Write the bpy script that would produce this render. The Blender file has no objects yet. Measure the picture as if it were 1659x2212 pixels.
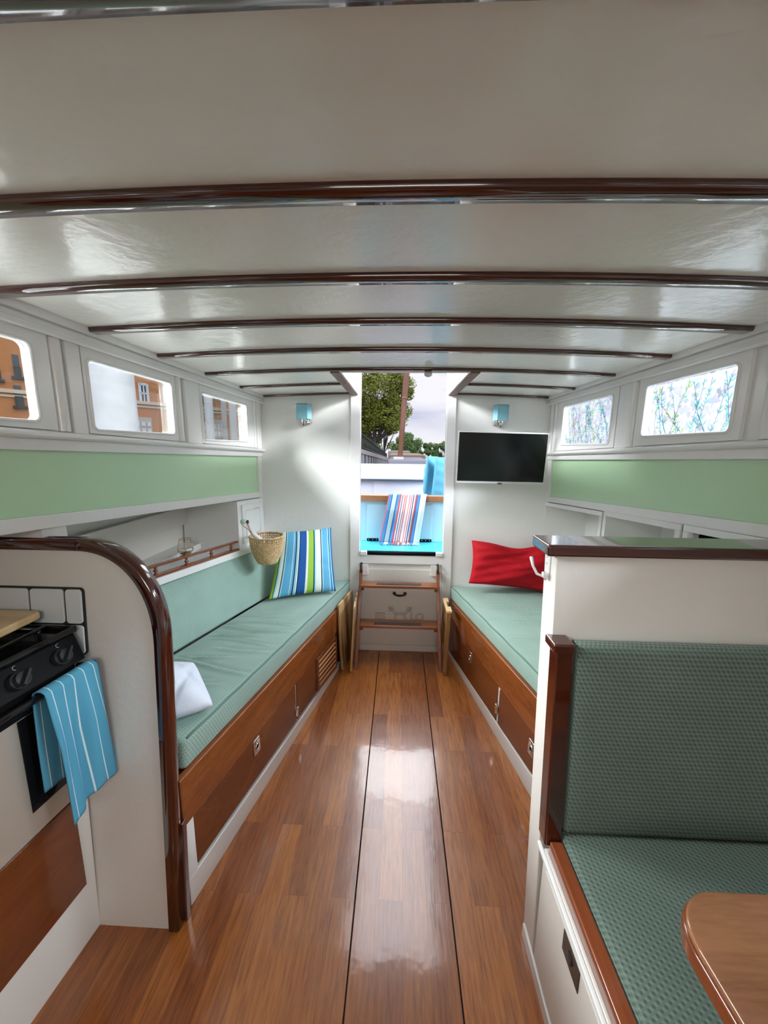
import bpy, bmesh, math, random
from mathutils import Vector, Matrix
import numpy as np
R = math.radians
random.seed(7)
C = bpy.context.scene.collection
S = bpy.context.scene

# ------------------------------------------------------------------ camera
F = 800.0; IW, IH = 1659, 2212
EYE = Vector((0, 0, 1.45))
yaw, pitch, roll = R(2.2), R(9.86), R(0.6)
fwd = Vector((-math.sin(yaw)*math.cos(pitch), math.cos(yaw)*math.cos(pitch), -math.sin(pitch)))
r0 = Vector((math.cos(yaw), math.sin(yaw), 0)); u0 = r0.cross(fwd)
RT = r0*math.cos(roll) + u0*math.sin(roll); UP = -r0*math.sin(roll) + u0*math.cos(roll)
cd = bpy.data.cameras.new('camera'); cam = bpy.data.objects.new('camera', cd); C.objects.link(cam)
cam.matrix_world = Matrix(((RT.x, UP.x, -fwd.x, EYE.x), (RT.y, UP.y, -fwd.y, EYE.y), (RT.z, UP.z, -fwd.z, EYE.z), (0, 0, 0, 1)))
cd.sensor_fit = 'HORIZONTAL'; cd.sensor_width = 36; cd.lens = 36*F/IW; cd.clip_start = .02; cd.clip_end = 500
S.camera = cam
S.view_settings.view_transform = 'Standard'; S.view_settings.look = 'None'
S.view_settings.exposure = 0.55; S.view_settings.gamma = 1; S.view_settings.use_curve_mapping = False
try:
    S.cycles.max_bounces = 12; S.cycles.diffuse_bounces = 8; S.cycles.glossy_bounces = 5; S.cycles.transparent_max_bounces = 16
    S.cycles.caustics_reflective = False; S.cycles.caustics_refractive = False
except Exception: pass

# ------------------------------------------------------------------ world: overcast sky
W = bpy.data.worlds.new('sky'); S.world = W; W.use_nodes = True
nt = W.node_tree; nt.nodes.clear()
def N(nt, t, **k):
    n = nt.nodes.new(t)
    for a, b in k.items():
        if a.startswith('i_'):
            key = a[2:]; key = int(key) if key.isdigit() else key.replace('_', ' ')
            n.inputs[key].default_value = b
        else: setattr(n, a, b)
    return n
tc = N(nt, 'ShaderNodeTexCoord'); mp = N(nt, 'ShaderNodeMapping'); mp.inputs['Scale'].default_value = (1, 1, 3.2)
no = N(nt, 'ShaderNodeTexNoise', i_Scale=3.1, i_Detail=4.0, i_Roughness=.5, i_Distortion=.3)
cr = N(nt, 'ShaderNodeValToRGB'); e = cr.color_ramp.elements
e[0].position = .36; e[0].color = (.52, .54, .76, 1); e[1].position = .62; e[1].color = (.92, .92, .97, 1)
sx = N(nt, 'ShaderNodeSeparateXYZ'); hz = N(nt, 'ShaderNodeValToRGB'); h = hz.color_ramp.elements
h[0].position = .0; h[0].color = (1, 1, 1, 1); h[1].position = .09; h[1].color = (0, 0, 0, 1)
mx = N(nt, 'ShaderNodeMixRGB'); mx.inputs[2].default_value = (.93, .93, .97, 1)
zb = N(nt, 'ShaderNodeMapRange', clamp=True); zb.inputs[1].default_value = .2; zb.inputs[2].default_value = .8; zb.inputs[3].default_value = .70; zb.inputs[4].default_value = 1.4
bg = N(nt, 'ShaderNodeBackground'); wo = N(nt, 'ShaderNodeOutputWorld')
L = nt.links.new
L(tc.outputs['Generated'], mp.inputs[0]); L(mp.outputs[0], no.inputs['Vector']); L(no.outputs[0], cr.inputs[0])
L(tc.outputs['Generated'], sx.inputs[0]); L(sx.outputs[2], hz.inputs[0]); L(hz.outputs[0], mx.inputs[0]); L(cr.outputs[0], mx.inputs[1])
L(sx.outputs[2], zb.inputs[0]); L(mx.outputs[0], bg.inputs[0]); L(zb.outputs[0], bg.inputs[1]); L(bg.outputs[0], wo.inputs[0])

# daylight entering through each opening of the cabin (soft sky light, overhead hatch, side windows), plus an added fill behind the camera
def area(name, loc, target, sx_, sy_, power, col=(1, 1, 1)):
    l = bpy.data.lights.new(name, 'AREA'); l.shape = 'RECTANGLE'; l.size = sx_; l.size_y = sy_; l.energy = power; l.color = col
    o = bpy.data.objects.new(name, l); C.objects.link(o); o.location = loc
    d = Vector(target) - Vector(loc); o.rotation_euler = d.to_track_quat('-Z', 'Y').to_euler(); return o
area('hatch_daylight', (.02, 2.85, 2.8), (.02, 1.9, .6), 1.2, 1.5, 22, (.97, .98, 1.0))
area('aft_sky_daylight', (.02, 5.0, 3.38), (.02, 1.5, 1.0), 2.6, .95, 62, (.97, .98, 1.0))
for a_ in (area('left_window_daylight', (-2.95, 1.15, 2.85), (.5, 1.0, 1.3), 3.4, 1.1, 430, (.97, .98, 1.0)), area('right_window_daylight', (3.0, .9, 2.80), (-.5, .9, 1.3), 3.6, 1.0, 450, (.97, .98, 1.0))):
    a_.data.spread = R(125)
area('forward_fill_light', (.02, -.9, 1.78), (.02, .2, .6), .7, .6, 12, (1.0, .96, .90))  # added fill lamp behind the camera for the partition faces; no hatch modelled

# ------------------------------------------------------------------ pixel helpers: a pixel of the frame taken onto a real plane of the cabin
def ray(px, py): return fwd*F + RT*(px - IW/2) - UP*(py - IH/2)
def at(px, py, x=None, y=None, z=None, lean=None, pl=None):
    d = ray(px, py)
    if x is not None: t = x/d.x
    elif y is not None: t = y/d.y
    elif z is not None: t = (z - EYE.z)/d.z
    elif lean is not None: t = (lean + .07*EYE.z)/(d.y - .07*d.z)
    else:
        p0, n = Vector(pl[0]), Vector(pl[1]); t = (p0 - EYE).dot(n)/d.dot(n)
    return EYE + d*t

# ------------------------------------------------------------------ materials
def new_mat(name):
    m = bpy.data.materials.new(name); m.use_nodes = True
    return m, m.node_tree, m.node_tree.nodes['Principled BSDF']
def srgb(r, g, b):
    f = lambda c: (c/255/12.92) if c/255 <= .04045 else ((c/255 + .055)/1.055)**2.4
    return (f(r), f(g), f(b), 1)
def paint(name, col, rough=.3, noise=.03, bump=.0, scale=6, spec=.5, metal=0, coat=0):
    m, t, b = new_mat(name); b.inputs['Roughness'].default_value = rough; b.inputs['Specular IOR Level'].default_value = spec
    b.inputs['Metallic'].default_value = metal; b.inputs['Coat Weight'].default_value = coat; b.inputs['Coat Roughness'].default_value = .06
    tc = N(t, 'ShaderNodeTexCoord'); n = N(t, 'ShaderNodeTexNoise', i_Scale=scale, i_Detail=4.0)
    t.links.new(tc.outputs['Object'], n.inputs['Vector'])
    mx = N(t, 'ShaderNodeMixRGB'); mx.inputs[1].default_value = tuple(c*(1 - noise) for c in col[:3]) + (1,)
    mx.inputs[2].default_value = tuple(min(1, c*(1 + noise)) for c in col[:3]) + (1,)
    t.links.new(n.outputs[0], mx.inputs[0]); t.links.new(mx.outputs[0], b.inputs['Base Color'])
    if bump:
        bp = N(t, 'ShaderNodeBump', i_Strength=bump, i_Distance=.004); n2 = N(t, 'ShaderNodeTexNoise', i_Scale=scale*5, i_Detail=2.0)
        t.links.new(tc.outputs['Object'], n2.inputs['Vector']); t.links.new(n2.outputs[0], bp.inputs['Height']); t.links.new(bp.outputs[0], b.inputs['Normal'])
    return m
def wood(name, c1, c2, axis='Y', scale=14, rough=.2, coat=.6, stretch=.06, spec=.5, p0=.42, p1=.85):
    m, t, b = new_mat(name); b.inputs['Roughness'].default_value = rough; b.inputs['Coat Weight'].default_value = coat; b.inputs['Coat Roughness'].default_value = .05
    b.inputs['Specular IOR Level'].default_value = spec
    tc = N(t, 'ShaderNodeTexCoord'); mp = N(t, 'ShaderNodeMapping'); s = [1, 1, 1]; s['XYZ'.index(axis)] = stretch; mp.inputs['Scale'].default_value = s
    n = N(t, 'ShaderNodeTexNoise', i_Scale=scale, i_Detail=8.0, i_Roughness=.62, i_Distortion=.8)
    n2 = N(t, 'ShaderNodeTexNoise', i_Scale=scale*12, i_Detail=3.0)
    ad = N(t, 'ShaderNodeMath', operation='MULTIPLY_ADD'); ad.inputs[1].default_value = .35
    r = N(t, 'ShaderNodeValToRGB'); r.color_ramp.elements[0].position = p0; r.color_ramp.elements[0].color = c1; r.color_ramp.elements[1].position = p1; r.color_ramp.elements[1].color = c2
    K = t.links.new
    K(tc.outputs['Object'], mp.inputs[0]); K(mp.outputs[0], n.inputs['Vector']); K(mp.outputs[0], n2.inputs['Vector'])
    K(n2.outputs[0], ad.inputs[0]); K(n.outputs[0], ad.inputs[2]); K(ad.outputs[0], r.inputs[0]); K(r.outputs[0], b.inputs['Base Color'])
    return m
def uvstripes(name, stops, rough=.8):
    m, t, b = new_mat(name); b.inputs['Roughness'].default_value = rough; b.inputs['Specular IOR Level'].default_value = .2
    uv = N(t, 'ShaderNodeUVMap'); sp = N(t, 'ShaderNodeSeparateXYZ'); r = N(t, 'ShaderNodeValToRGB'); r.color_ramp.interpolation = 'CONSTANT'
    t.links.new(uv.outputs[0], sp.inputs[0]); t.links.new(sp.outputs[0], r.inputs[0]); t.links.new(r.outputs[0], b.inputs['Base Color'])
    el = r.color_ramp.elements; el[0].position = 0; el[0].color = stops[0][1]; el[1].position = stops[-1][0]; el[1].color = stops[-1][1]
    for p, c in stops[1:-1]:
        q = el.new(p); q.color = c
    return m
def fabric(name, base, dot, light, pitch_=.0112, rough=.85):
    """woven honeycomb: staggered dark dots in UV metres"""
    m, t, b = new_mat(name); b.inputs['Roughness'].default_value = rough; b.inputs['Specular IOR Level'].default_value = .25
    b.inputs['Sheen Weight'].default_value = .15
    K = t.links.new
    uv = N(t, 'ShaderNodeUVMap'); sp = N(t, 'ShaderNodeSeparateXYZ'); K(uv.outputs[0], sp.inputs[0])
    sy = N(t, 'ShaderNodeMath', operation='MULTIPLY_ADD'); K(sp.outputs[1], sy.inputs[0]); sy.inputs[1].default_value = .5; K(sp.outputs[0], sy.inputs[2])
    cb = N(t, 'ShaderNodeCombineXYZ'); K(sy.outputs[0], cb.inputs[0]); K(sp.outputs[1], cb.inputs[1])
    v = N(t, 'ShaderNodeTexVoronoi', voronoi_dimensions='2D', i_Scale=1/pitch_, i_Randomness=0.0); K(cb.outputs[0], v.inputs['Vector'])
    r = N(t, 'ShaderNodeValToRGB'); e = r.color_ramp.elements; e[0].position = .14; e[0].color = dot; e[1].position = .30; e[1].color = base
    q = e.new(.47); q.color = base; q = e.new(.56); q.color = light
    K(v.outputs['Distance'], r.inputs[0])
    n = N(t, 'ShaderNodeTexNoise', i_Scale=7.0, i_Detail=2.0); K(uv.outputs[0], n.inputs['Vector'])
    mx = N(t, 'ShaderNodeMixRGB', blend_type='MULTIPLY'); mx.inputs[0].default_value = .25; K(r.outputs[0], mx.inputs[1]); K(n.outputs[0], mx.inputs[2])
    K(mx.outputs[0], b.inputs['Base Color'])
    bp = N(t, 'ShaderNodeBump', i_Strength=.5, i_Distance=.002); K(v.outputs['Distance'], bp.inputs['Height']); K(bp.outputs[0], b.inputs['Normal'])
    return m
def emis(name, col, s):
    m, t, b = new_mat(name); b.inputs['Emission Color'].default_value = col; b.inputs['Emission Strength'].default_value = s; return m

M = {}
M['white'] = paint('white_gloss_paint', (.76, .76, .755, 1), .22, .015, .12, 5)
M['ceil'] = paint('cream_gloss_ceiling_paint', (.82, .815, .765, 1), .2, .02, .3, 7)
M['wallw'] = paint('eggshell_wall_paint', (.74, .745, .725, 1), .42, .02, .25, 9)
M['cream'] = paint('cream_partition_paint', (.72, .69, .65, 1), .38, .02, .2, 9)
M['green'] = paint('pale_green_panel_paint', (.47, .69, .45, 1), .35, .03, .15, 4)
M['mahog'] = wood('dark_mahogany_varnish', (.018, .0035, .002, 1), (.065, .010, .004, 1), 'X', 10, .12, .9, .08)
M['mahogY'] = wood('mahogany_rail', (.12, .026, .010, 1), (.26, .065, .02, 1), 'Y', 12, .18, .8)
M['oakY'] = wood('varnished_fascia_wood', (.13, .032, .008, 1), (.25, .072, .017, 1), 'Y', 16, .2, .5)
M['oakD'] = wood('varnished_door_wood', (.10, .022, .006, 1), (.17, .045, .011, 1), 'Y', 9, .2, .5, .3)
M['ladderwood'] = wood('ladder_wood', (.13, .036, .014, 1), (.28, .085, .03, 1), 'Z', 12, .22, .6)
M['treadwood'] = wood('tread_wood', (.17, .05, .018, 1), (.34, .11, .036, 1), 'X', 12, .22, .6)
M['slatw'] = wood('light_louvre_wood', (.36, .13, .05, 1), (.58, .27, .12, 1), 'Y', 14, .25, .5)
M['carlin'] = wood('dull_carlin_wood', (.10, .05, .035, 1), (.22, .13, .10, 1), 'Y', 12, .5, .0, .06, .2)
M['acacia'] = wood('striped_acacia_wood', (.13, .06, .022, 1), (.66, .44, .21, 1), 'Z', 22, .3, .3, .04, .5, .58, .74)
M['bamboo'] = wood('pale_bamboo', (.50, .32, .14, 1), (.72, .52, .28, 1), 'X', 20, .35, .2)
M['pine'] = wood('folding_stand_wood', (.20, .10, .03, 1), (.38, .20, .065, 1), 'Z', 14, .3, .4)
M['table'] = wood('table_top_veneer', (.15, .060, .028, 1), (.28, .125, .06, 1), 'X', 15, .16, .8, .12)
M['tableedge'] = wood('table_edge_wood', (.10, .022, .008, 1), (.22, .055, .015, 1), 'Y', 15, .15, .9)
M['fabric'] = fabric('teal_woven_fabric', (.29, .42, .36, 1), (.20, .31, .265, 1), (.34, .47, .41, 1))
M['fabric_shaded'] = fabric('teal_woven_fabric_shaded', (.125, .175, .147, 1), (.062, .095, .08, 1), (.19, .255, .215, 1), .0112)  # same cloth as the settee, darkened: the bench's shade is in the colour
M['welt'] = paint('teal_piping_cloth', (.10, .19, .165, 1), .8)
M['red'] = paint('red_cotton', (.40, .005, .012, 1), .75, .12, .4, 9, .2)
M['whitecloth'] = paint('pale_blue_white_cotton', (.66, .70, .80, 1), .8, .05, .3, 9, .2)
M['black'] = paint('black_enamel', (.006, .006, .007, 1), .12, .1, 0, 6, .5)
M['blacks'] = paint('black_satin', (.005, .005, .006, 1), .42, .1, 0, 6, .08)
M['knob'] = paint('charcoal_knob', (.022, .024, .026, 1), .4, .03, 0, 6, .3)
M['rubber'] = paint('grey_grip_tape', (.06, .06, .062, 1), .7, .1, .5, 40)
M['steel'] = paint('polished_steel', (.62, .60, .56, 1), .16, .03, 0, 6, .5, 1)
M['ovend'] = paint('satin_beige_steel', (.60, .55, .48, 1), .38, .03, 0, 6, .5, .6)
M['deckgrey'] = paint('grey_nonslip_deck_paint', (.32, .33, .33, 1), .8, .05, .3, 30)
M['chrome'] = paint('chrome', (.8, .8, .8, 1), .08, .02, 0, 6, .5, 1)
M['bronze'] = paint('dark_bronze', (.05, .04, .035, 1), .3, .1, 0, 9, .5, .6)
M['brass'] = paint('brass_wire', (.45, .34, .16, 1), .3, .1, 0, 9, .5, .9)
M['copper'] = paint('rose_wire', (.35, .16, .10, 1), .3, .1, 0, 9, .5, .8)
M['tile'] = paint('glazed_white_tile', (.66, .69, .70, 1), .1, .02, .1, 12)
M['grout'] = paint('black_grout', (.02, .018, .015, 1), .8)
M['screen'] = paint('black_screen', (.004, .005, .005, 1), .16, .05, 0, 5, .4)
M['tvframe'] = paint('silver_white_bezel', (.72, .72, .71, 1), .3)
M['shade'] = paint('duck_egg_blue_shade', (.20, .42, .50, 1), .7, .04, .0, 40, .2)
M['basket'] = None
M['turq'] = paint('turquoise_deck_paint', (.065, .50, .68, 1), .2, .03)
M['pblue'] = paint('pale_blue_locker_paint', (.48, .70, .80, 1), .35, .02)
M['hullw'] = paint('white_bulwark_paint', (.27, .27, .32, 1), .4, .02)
M['teak'] = wood('cockpit_rail_wood', (.28, .11, .045, 1), (.45, .20, .09, 1), 'X', 12, .4, .2)
M['cyan'] = paint('bright_cyan_canvas', (.06, .22, .32, 1), .75, .06, .3, 9, .2)
M['leaf'] = paint('olive_foliage', (.27, .30, .05, 1), .7, .5, 0, 2.0, .2)
M['leaf2'] = paint('mid_green_foliage', (.20, .32, .11, 1), .7, .5, 0, 1.5, .2)
M['bark'] = paint('grey_brown_bark', (.14, .11, .09, 1), .9, .3, .8, 8)
M['conc'] = paint('weathered_concrete', (.48, .46, .41, 1), .85, .25, .5, 5)
M['concw'] = paint('pale_stained_concrete', (.50, .51, .52, 1), .8, .2, .4, 3)
M['iron'] = paint('dark_iron_fence', (.05, .06, .055, 1), .6)
M['beige'] = paint('beige_canvas_cover', (.42, .31, .19, 1), .8)
M['stone'] = paint('pale_beige_wall', (.55, .50, .45, 1), .8)
M['water'] = paint('grey_canal_water', (.10, .13, .13, 1), .08, .1, .5, 2)
M['orange'] = paint('terracotta_stucco', (.60, .27, .115, 1), .9, .06, .3, 3, .1)
M['cornice'] = paint('cream_cornice', (.72, .60, .44, 1), .8)
M['winw'] = paint('white_window_frame', (.75, .76, .76, 1), .5)
M['wing'] = paint('dark_window_glass', (.08, .10, .11, 1), .1)
M['brown'] = paint('brown_spar_varnish', (.30, .14, .085, 1), .35, .2, 0, 5)
M['jade'] = paint('pale_jade_stone', (.45, .60, .48, 1), .25)
M['rope'] = paint('pale_grey_plastic', (.6, .6, .6, 1), .4)

def glass_mat(name, tint=(1, 1, 1, 1), gl=.08):
    m = bpy.data.materials.new(name); m.use_nodes = True; t = m.node_tree; t.nodes.clear()
    tr = N(t, 'ShaderNodeBsdfTransparent'); tr.inputs[0].default_value = tint; g = N(t, 'ShaderNodeBsdfGlossy'); g.inputs['Roughness'].default_value = .02
    fr = N(t, 'ShaderNodeLayerWeight', i_Blend=.15); mu = N(t, 'ShaderNodeMath', operation='MULTIPLY'); mu.inputs[1].default_value = .5
    ms = N(t, 'ShaderNodeMixShader'); o = N(t, 'ShaderNodeOutputMaterial'); K = t.links.new
    K(fr.outputs['Fresnel'], mu.inputs[0]); K(mu.outputs[0], ms.inputs[0]); K(tr.outputs[0], ms.inputs[1]); K(g.outputs[0], ms.inputs[2]); K(ms.outputs[0], o.inputs[0])
    return m
M['glass'] = glass_mat('clear_window_glass', (.97, .99, .98, 1))
def film_mat():
    """pastel facetted privacy film: lets the daylight through, coloured cells"""
    m = bpy.data.materials.new('pastel_film'); m.use_nodes = True; t = m.node_tree; t.nodes.clear(); K = t.links.new
    tc = N(t, 'ShaderNodeTexCoord'); v = N(t, 'ShaderNodeTexVoronoi', i_Scale=55.0); v.distance = 'MANHATTAN'; K(tc.outputs['Object'], v.inputs['Vector'])
    hs = N(t, 'ShaderNodeHueSaturation', i_Saturation=.32, i_Value=1.0); K(v.outputs['Color'], hs.inputs['Color'])
    mx = N(t, 'ShaderNodeMixRGB'); mx.inputs[0].default_value = .70; mx.inputs[2].default_value = (.88, .89, .95, 1); K(hs.outputs[0], mx.inputs[1])
    tl = N(t, 'ShaderNodeBsdfTranslucent'); tr = N(t, 'ShaderNodeBsdfTransparent'); K(mx.outputs[0], tl.inputs[0]); K(mx.outputs[0], tr.inputs[0])
    ms = N(t, 'ShaderNodeMixShader'); ms.inputs[0].default_value = .97; o = N(t, 'ShaderNodeOutputMaterial')
    K(tl.outputs[0], ms.inputs[1]); K(tr.outputs[0], ms.inputs[2]); K(ms.outputs[0], o.inputs[0]); return m
M['film'] = film_mat()
def leaf_film(name, col):
    m = bpy.data.materials.new(name); m.use_nodes = True; t = m.node_tree; t.nodes.clear(); K = t.links.new
    tl = N(t, 'ShaderNodeBsdfTranslucent'); tr = N(t, 'ShaderNodeBsdfTransparent'); tl.inputs[0].default_value = col; tr.inputs[0].default_value = col
    ms = N(t, 'ShaderNodeMixShader'); ms.inputs[0].default_value = .97; o = N(t, 'ShaderNodeOutputMaterial')
    K(tl.outputs[0], ms.inputs[1]); K(tr.outputs[0], ms.inputs[2]); K(ms.outputs[0], o.inputs[0]); return m
M['lf1'] = leaf_film('film_leaf_teal', (.50, .74, .72, 1)); M['lf2'] = leaf_film('film_leaf_green', (.60, .74, .42, 1)); M['lf3'] = leaf_film('film_stem', (.45, .50, .54, 1)); M['lf4'] = leaf_film('film_leaf_mauve', (.76, .74, .86, 1))

def floor_mat():
    m, t, b = new_mat('varnished_oak_planks'); K = t.links.new
    b.inputs['Roughness'].default_value = .34; b.inputs['Coat Weight'].default_value = .85; b.inputs['Coat Roughness'].default_value = .09
    tc = N(t, 'ShaderNodeTexCoord'); mp = N(t, 'ShaderNodeMapping'); mp.inputs['Rotation'].default_value = (0, 0, R(90)); mp.inputs['Location'].default_value = (0.35, .118, 0)
    K(tc.outputs['Object'], mp.inputs[0])
    br = N(t, 'ShaderNodeTexBrick', offset=.37, offset_frequency=2, squash=1.0)
    br.inputs['Color1'].default_value = (0, 0, 0, 1); br.inputs['Color2'].default_value = (1, 1, 1, 1); br.inputs['Mortar'].default_value = (.5, .5, .5, 1)
    br.inputs['Scale'].default_value = 1; br.inputs['Mortar Size'].default_value = .0004; br.inputs['Brick Width'].default_value = .62; br.inputs['Row Height'].default_value = .0775
    K(mp.outputs[0], br.inputs['Vector'])
    # grain, shifted per plank
    m2 = N(t, 'ShaderNodeMapping'); m2.inputs['Scale'].default_value = (1, .07, 1); K(tc.outputs['Object'], m2.inputs[0])
    ad = N(t, 'ShaderNodeVectorMath', operation='MULTIPLY_ADD'); ad.inputs[1].default_value = (7, 7, 7); K(br.outputs['Color'], ad.inputs[0]); K(m2.outputs[0], ad.inputs[2])
    n = N(t, 'ShaderNodeTexNoise', i_Scale=130.0, i_Detail=7.0, i_Roughness=.65, i_Distortion=.5); K(ad.outputs[0], n.inputs['Vector'])
    n3 = N(t, 'ShaderNodeTexNoise', i_Scale=14.0, i_Detail=4.0, i_Distortion=2.0); K(ad.outputs[0], n3.inputs['Vector'])
    g = N(t, 'ShaderNodeValToRGB'); g.color_ramp.elements[0].position = .33; g.color_ramp.elements[0].color = (.36, .28, .24, 1); g.color_ramp.elements[1].position = .58; g.color_ramp.elements[1].color = (1, 1, 1, 1); K(n.outputs[0], g.inputs[0])
    r = N(t, 'ShaderNodeValToRGB'); e = r.color_ramp.elements
    e[0].position = 0; e[0].color = (.20, .050, .009, 1); e[1].position = 1; e[1].color = (.52, .19, .036, 1); q = e.new(.5); q.color = (.34, .105, .018, 1)
    mm = N(t, 'ShaderNodeMixRGB'); mm.inputs[0].default_value = .35; K(br.outputs['Color'], mm.inputs[1]); K(n3.outputs[0], mm.inputs[2]); K(mm.outputs[0], r.inputs[0])
    mu = N(t, 'ShaderNodeMixRGB', blend_type='MULTIPLY'); mu.inputs[0].default_value = .75; K(r.outputs[0], mu.inputs[1]); K(g.outputs[0], mu.inputs[2])
    dk = N(t, 'ShaderNodeMixRGB'); dk.inputs[2].default_value = (.10, .03, .012, 1); K(br.outputs['Fac'], dk.inputs[0]); K(mu.outputs[0], dk.inputs[1]); K(dk.outputs[0], b.inputs['Base Color'])
    n4 = N(t, 'ShaderNodeTexNoise', i_Scale=9.0, i_Detail=3.0); K(tc.outputs['Object'], n4.inputs['Vector'])
    a1 = N(t, 'ShaderNodeMath', operation='MULTIPLY_ADD'); a1.inputs[1].default_value = .12; K(n.outputs[0], a1.inputs[0]); K(n4.outputs[0], a1.inputs[2])
    bp = N(t, 'ShaderNodeBump', i_Strength=.25, i_Distance=.004); K(a1.outputs[0], bp.inputs['Height']); K(bp.outputs[0], b.inputs['Normal']); K(bp.outputs[0], b.inputs['Coat Normal'])
    return m
M['floor'] = floor_mat()
def basket_mat():
    m, t, b = new_mat('woven_bamboo_strips'); K = t.links.new; b.inputs['Roughness'].default_value = .5
    tc = N(t, 'ShaderNodeTexCoord'); n = N(t, 'ShaderNodeTexNoise', i_Scale=60.0, i_Detail=3.0); K(tc.outputs['Object'], n.inputs['Vector'])
    r = N(t, 'ShaderNodeValToRGB'); r.color_ramp.elements[0].position = .3; r.color_ramp.elements[0].color = (.42, .26, .11, 1); r.color_ramp.elements[1].position = .7; r.color_ramp.elements[1].color = (.72, .54, .30, 1)
    K(n.outputs[0], r.inputs[0]); K(r.outputs[0], b.inputs['Base Color']); return m
M['basket'] = basket_mat()

# ------------------------------------------------------------------ mesh helpers
def tag(o, label=None, cat=None, group=None, kind=None):
    if label: o['label'] = label
    if cat: o['category'] = cat
    if group: o['group'] = group
    if kind: o['kind'] = kind
    return o
def empty(name, loc, label, cat, group=None):
    o = bpy.data.objects.new(name, None); C.objects.link(o); o.location = loc; o.empty_display_size = .05
    return tag(o, label, cat, group)
def link(name, me, mat, parent=None, bevel=0, smooth=True, seg=2):
    o = bpy.data.objects.new(name, me); C.objects.link(o)
    for m in (mat if isinstance(mat, (list, tuple)) else [mat]): me.materials.append(m)
    if smooth:
        for p in me.polygons: p.use_smooth = True
    if bevel:
        b = o.modifiers.new('bevel', 'BEVEL'); b.width = bevel; b.segments = seg; b.limit_method = 'ANGLE'; b.angle_limit = R(38); b.harden_normals = True
    if parent:
        o.parent = parent; o.matrix_parent_inverse = Matrix.Translation(-Vector(parent.location)) if parent.type == 'EMPTY' else (parent.matrix_parent_inverse.copy().inverted() if False else Matrix.Identity(4))
    return o
class MB:
    def __init__(s, tf=None): s.v = []; s.f = []; s.tf = tf or (lambda p: p); s.mi = []; s.cm = 0
    def add(s, vs, fs):
        k = len(s.v); s.v += [tuple(s.tf(Vector(p))) for p in vs]; s.f += [tuple(k + i for i in f) for f in fs]; s.mi += [s.cm]*len(fs); return s
    def hexa(s, p):  # 4 bottom, 4 top (same order)
        c = sum((Vector(q) for q in p), Vector())/8
        fs = [(0, 3, 2, 1), (4, 5, 6, 7), (0, 1, 5, 4), (1, 2, 6, 5), (2, 3, 7, 6), (3, 0, 4, 7)]
        a, b, d = Vector(p[1]) - Vector(p[0]), Vector(p[3]) - Vector(p[0]), Vector(p[4]) - Vector(p[0])
        if a.cross(b).dot(d) < 0: fs = [f[::-1] for f in fs]
        return s.add(p, fs)
    def box(s, x0, x1, y0, y1, z0, z1):
        return s.hexa([(x0, y0, z0), (x1, y0, z0), (x1, y1, z0), (x0, y1, z0), (x0, y0, z1), (x1, y0, z1), (x1, y1, z1), (x0, y1, z1)])
    def prism(s, poly, vec):
        n = len(poly); vec = Vector(vec); a = [Vector(p) for p in poly]; b = [p + vec for p in a]
        nn = Vector((0, 0, 0))
        for i in range(n): nn += a[i].cross(a[(i + 1) % n])
        fs = [tuple(range(n))[::-1], tuple(range(n, 2*n))] + [(i, (i + 1) % n, n + (i + 1) % n, n + i) for i in range(n)]
        if nn.dot(vec) < 0: fs = [f[::-1] for f in fs]
        return s.add(a + b, fs)
    def tube(s, pts, r, n=8, closed=False, cap=True):
        pts = [Vector(p) for p in pts]; m = len(pts); rs = r if isinstance(r, (list, tuple)) else [r]*m
        vs = []; up = None
        for i, p in enumerate(pts):
            a = pts[(i - 1) % m] if (closed or i > 0) else p; b = pts[(i + 1) % m] if (closed or i < m - 1) else p
            t = (b - a).normalized()
            if up is None: up = t.orthogonal().normalized()
            up = (up - t*up.dot(t)).normalized(); w = t.cross(up)
            for k in range(n):
                an = 2*math.pi*k/n; vs.append(p + (up*math.cos(an) + w*math.sin(an))*rs[i])
        fs = []
        for i in range(m if closed else m - 1):
            for k in range(n):
                j = (i + 1) % m; fs.append((i*n + k, i*n + (k + 1) % n, j*n + (k + 1) % n, j*n + k))
        if cap and not closed: fs.append(tuple(range(n))[::-1]); fs.append(tuple((m - 1)*n + k for k in range(n)))
        return s.add(vs, fs)
    def sweep(s, path, frame, prof):
        """path: points; frame(i)->(a,b) unit vectors; prof: closed list of (u,v)"""
        n = len(prof); vs = []
        for i, p in enumerate(path):
            a, b = frame(i)
            for u, v in prof: vs.append(Vector(p) + a*u + b*v)
        fs = [(i*n + k, i*n + (k + 1) % n, (i + 1)*n + (k + 1) % n, (i + 1)*n + k) for i in range(len(path) - 1) for k in range(n)]
        fs.append(tuple(range(n))[::-1]); fs.append(tuple((len(path) - 1)*n + k for k in range(n)))
        return s.add(vs, fs)
    def lathe(s, prof, o, axis=(0, 0, 1), n=20):
        o = Vector(o); z = Vector(axis).normalized(); x = z.orthogonal().normalized(); y = z.cross(x); vs = []
        for r, h in prof:
            for k in range(n):
                a = 2*math.pi*k/n; vs.append(o + z*h + (x*math.cos(a) + y*math.sin(a))*r)
        fs = [(i*n + k, i*n + (k + 1) % n, (i + 1)*n + (k + 1) % n, (i + 1)*n + k) for i in range(len(prof) - 1) for k in range(n)]
        if prof[0][0] > 1e-5: fs.append(tuple(range(n))[::-1])
        if prof[-1][0] > 1e-5: fs.append(tuple((len(prof) - 1)*n + k for k in range(n)))
        return s.add(vs, fs)
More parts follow.
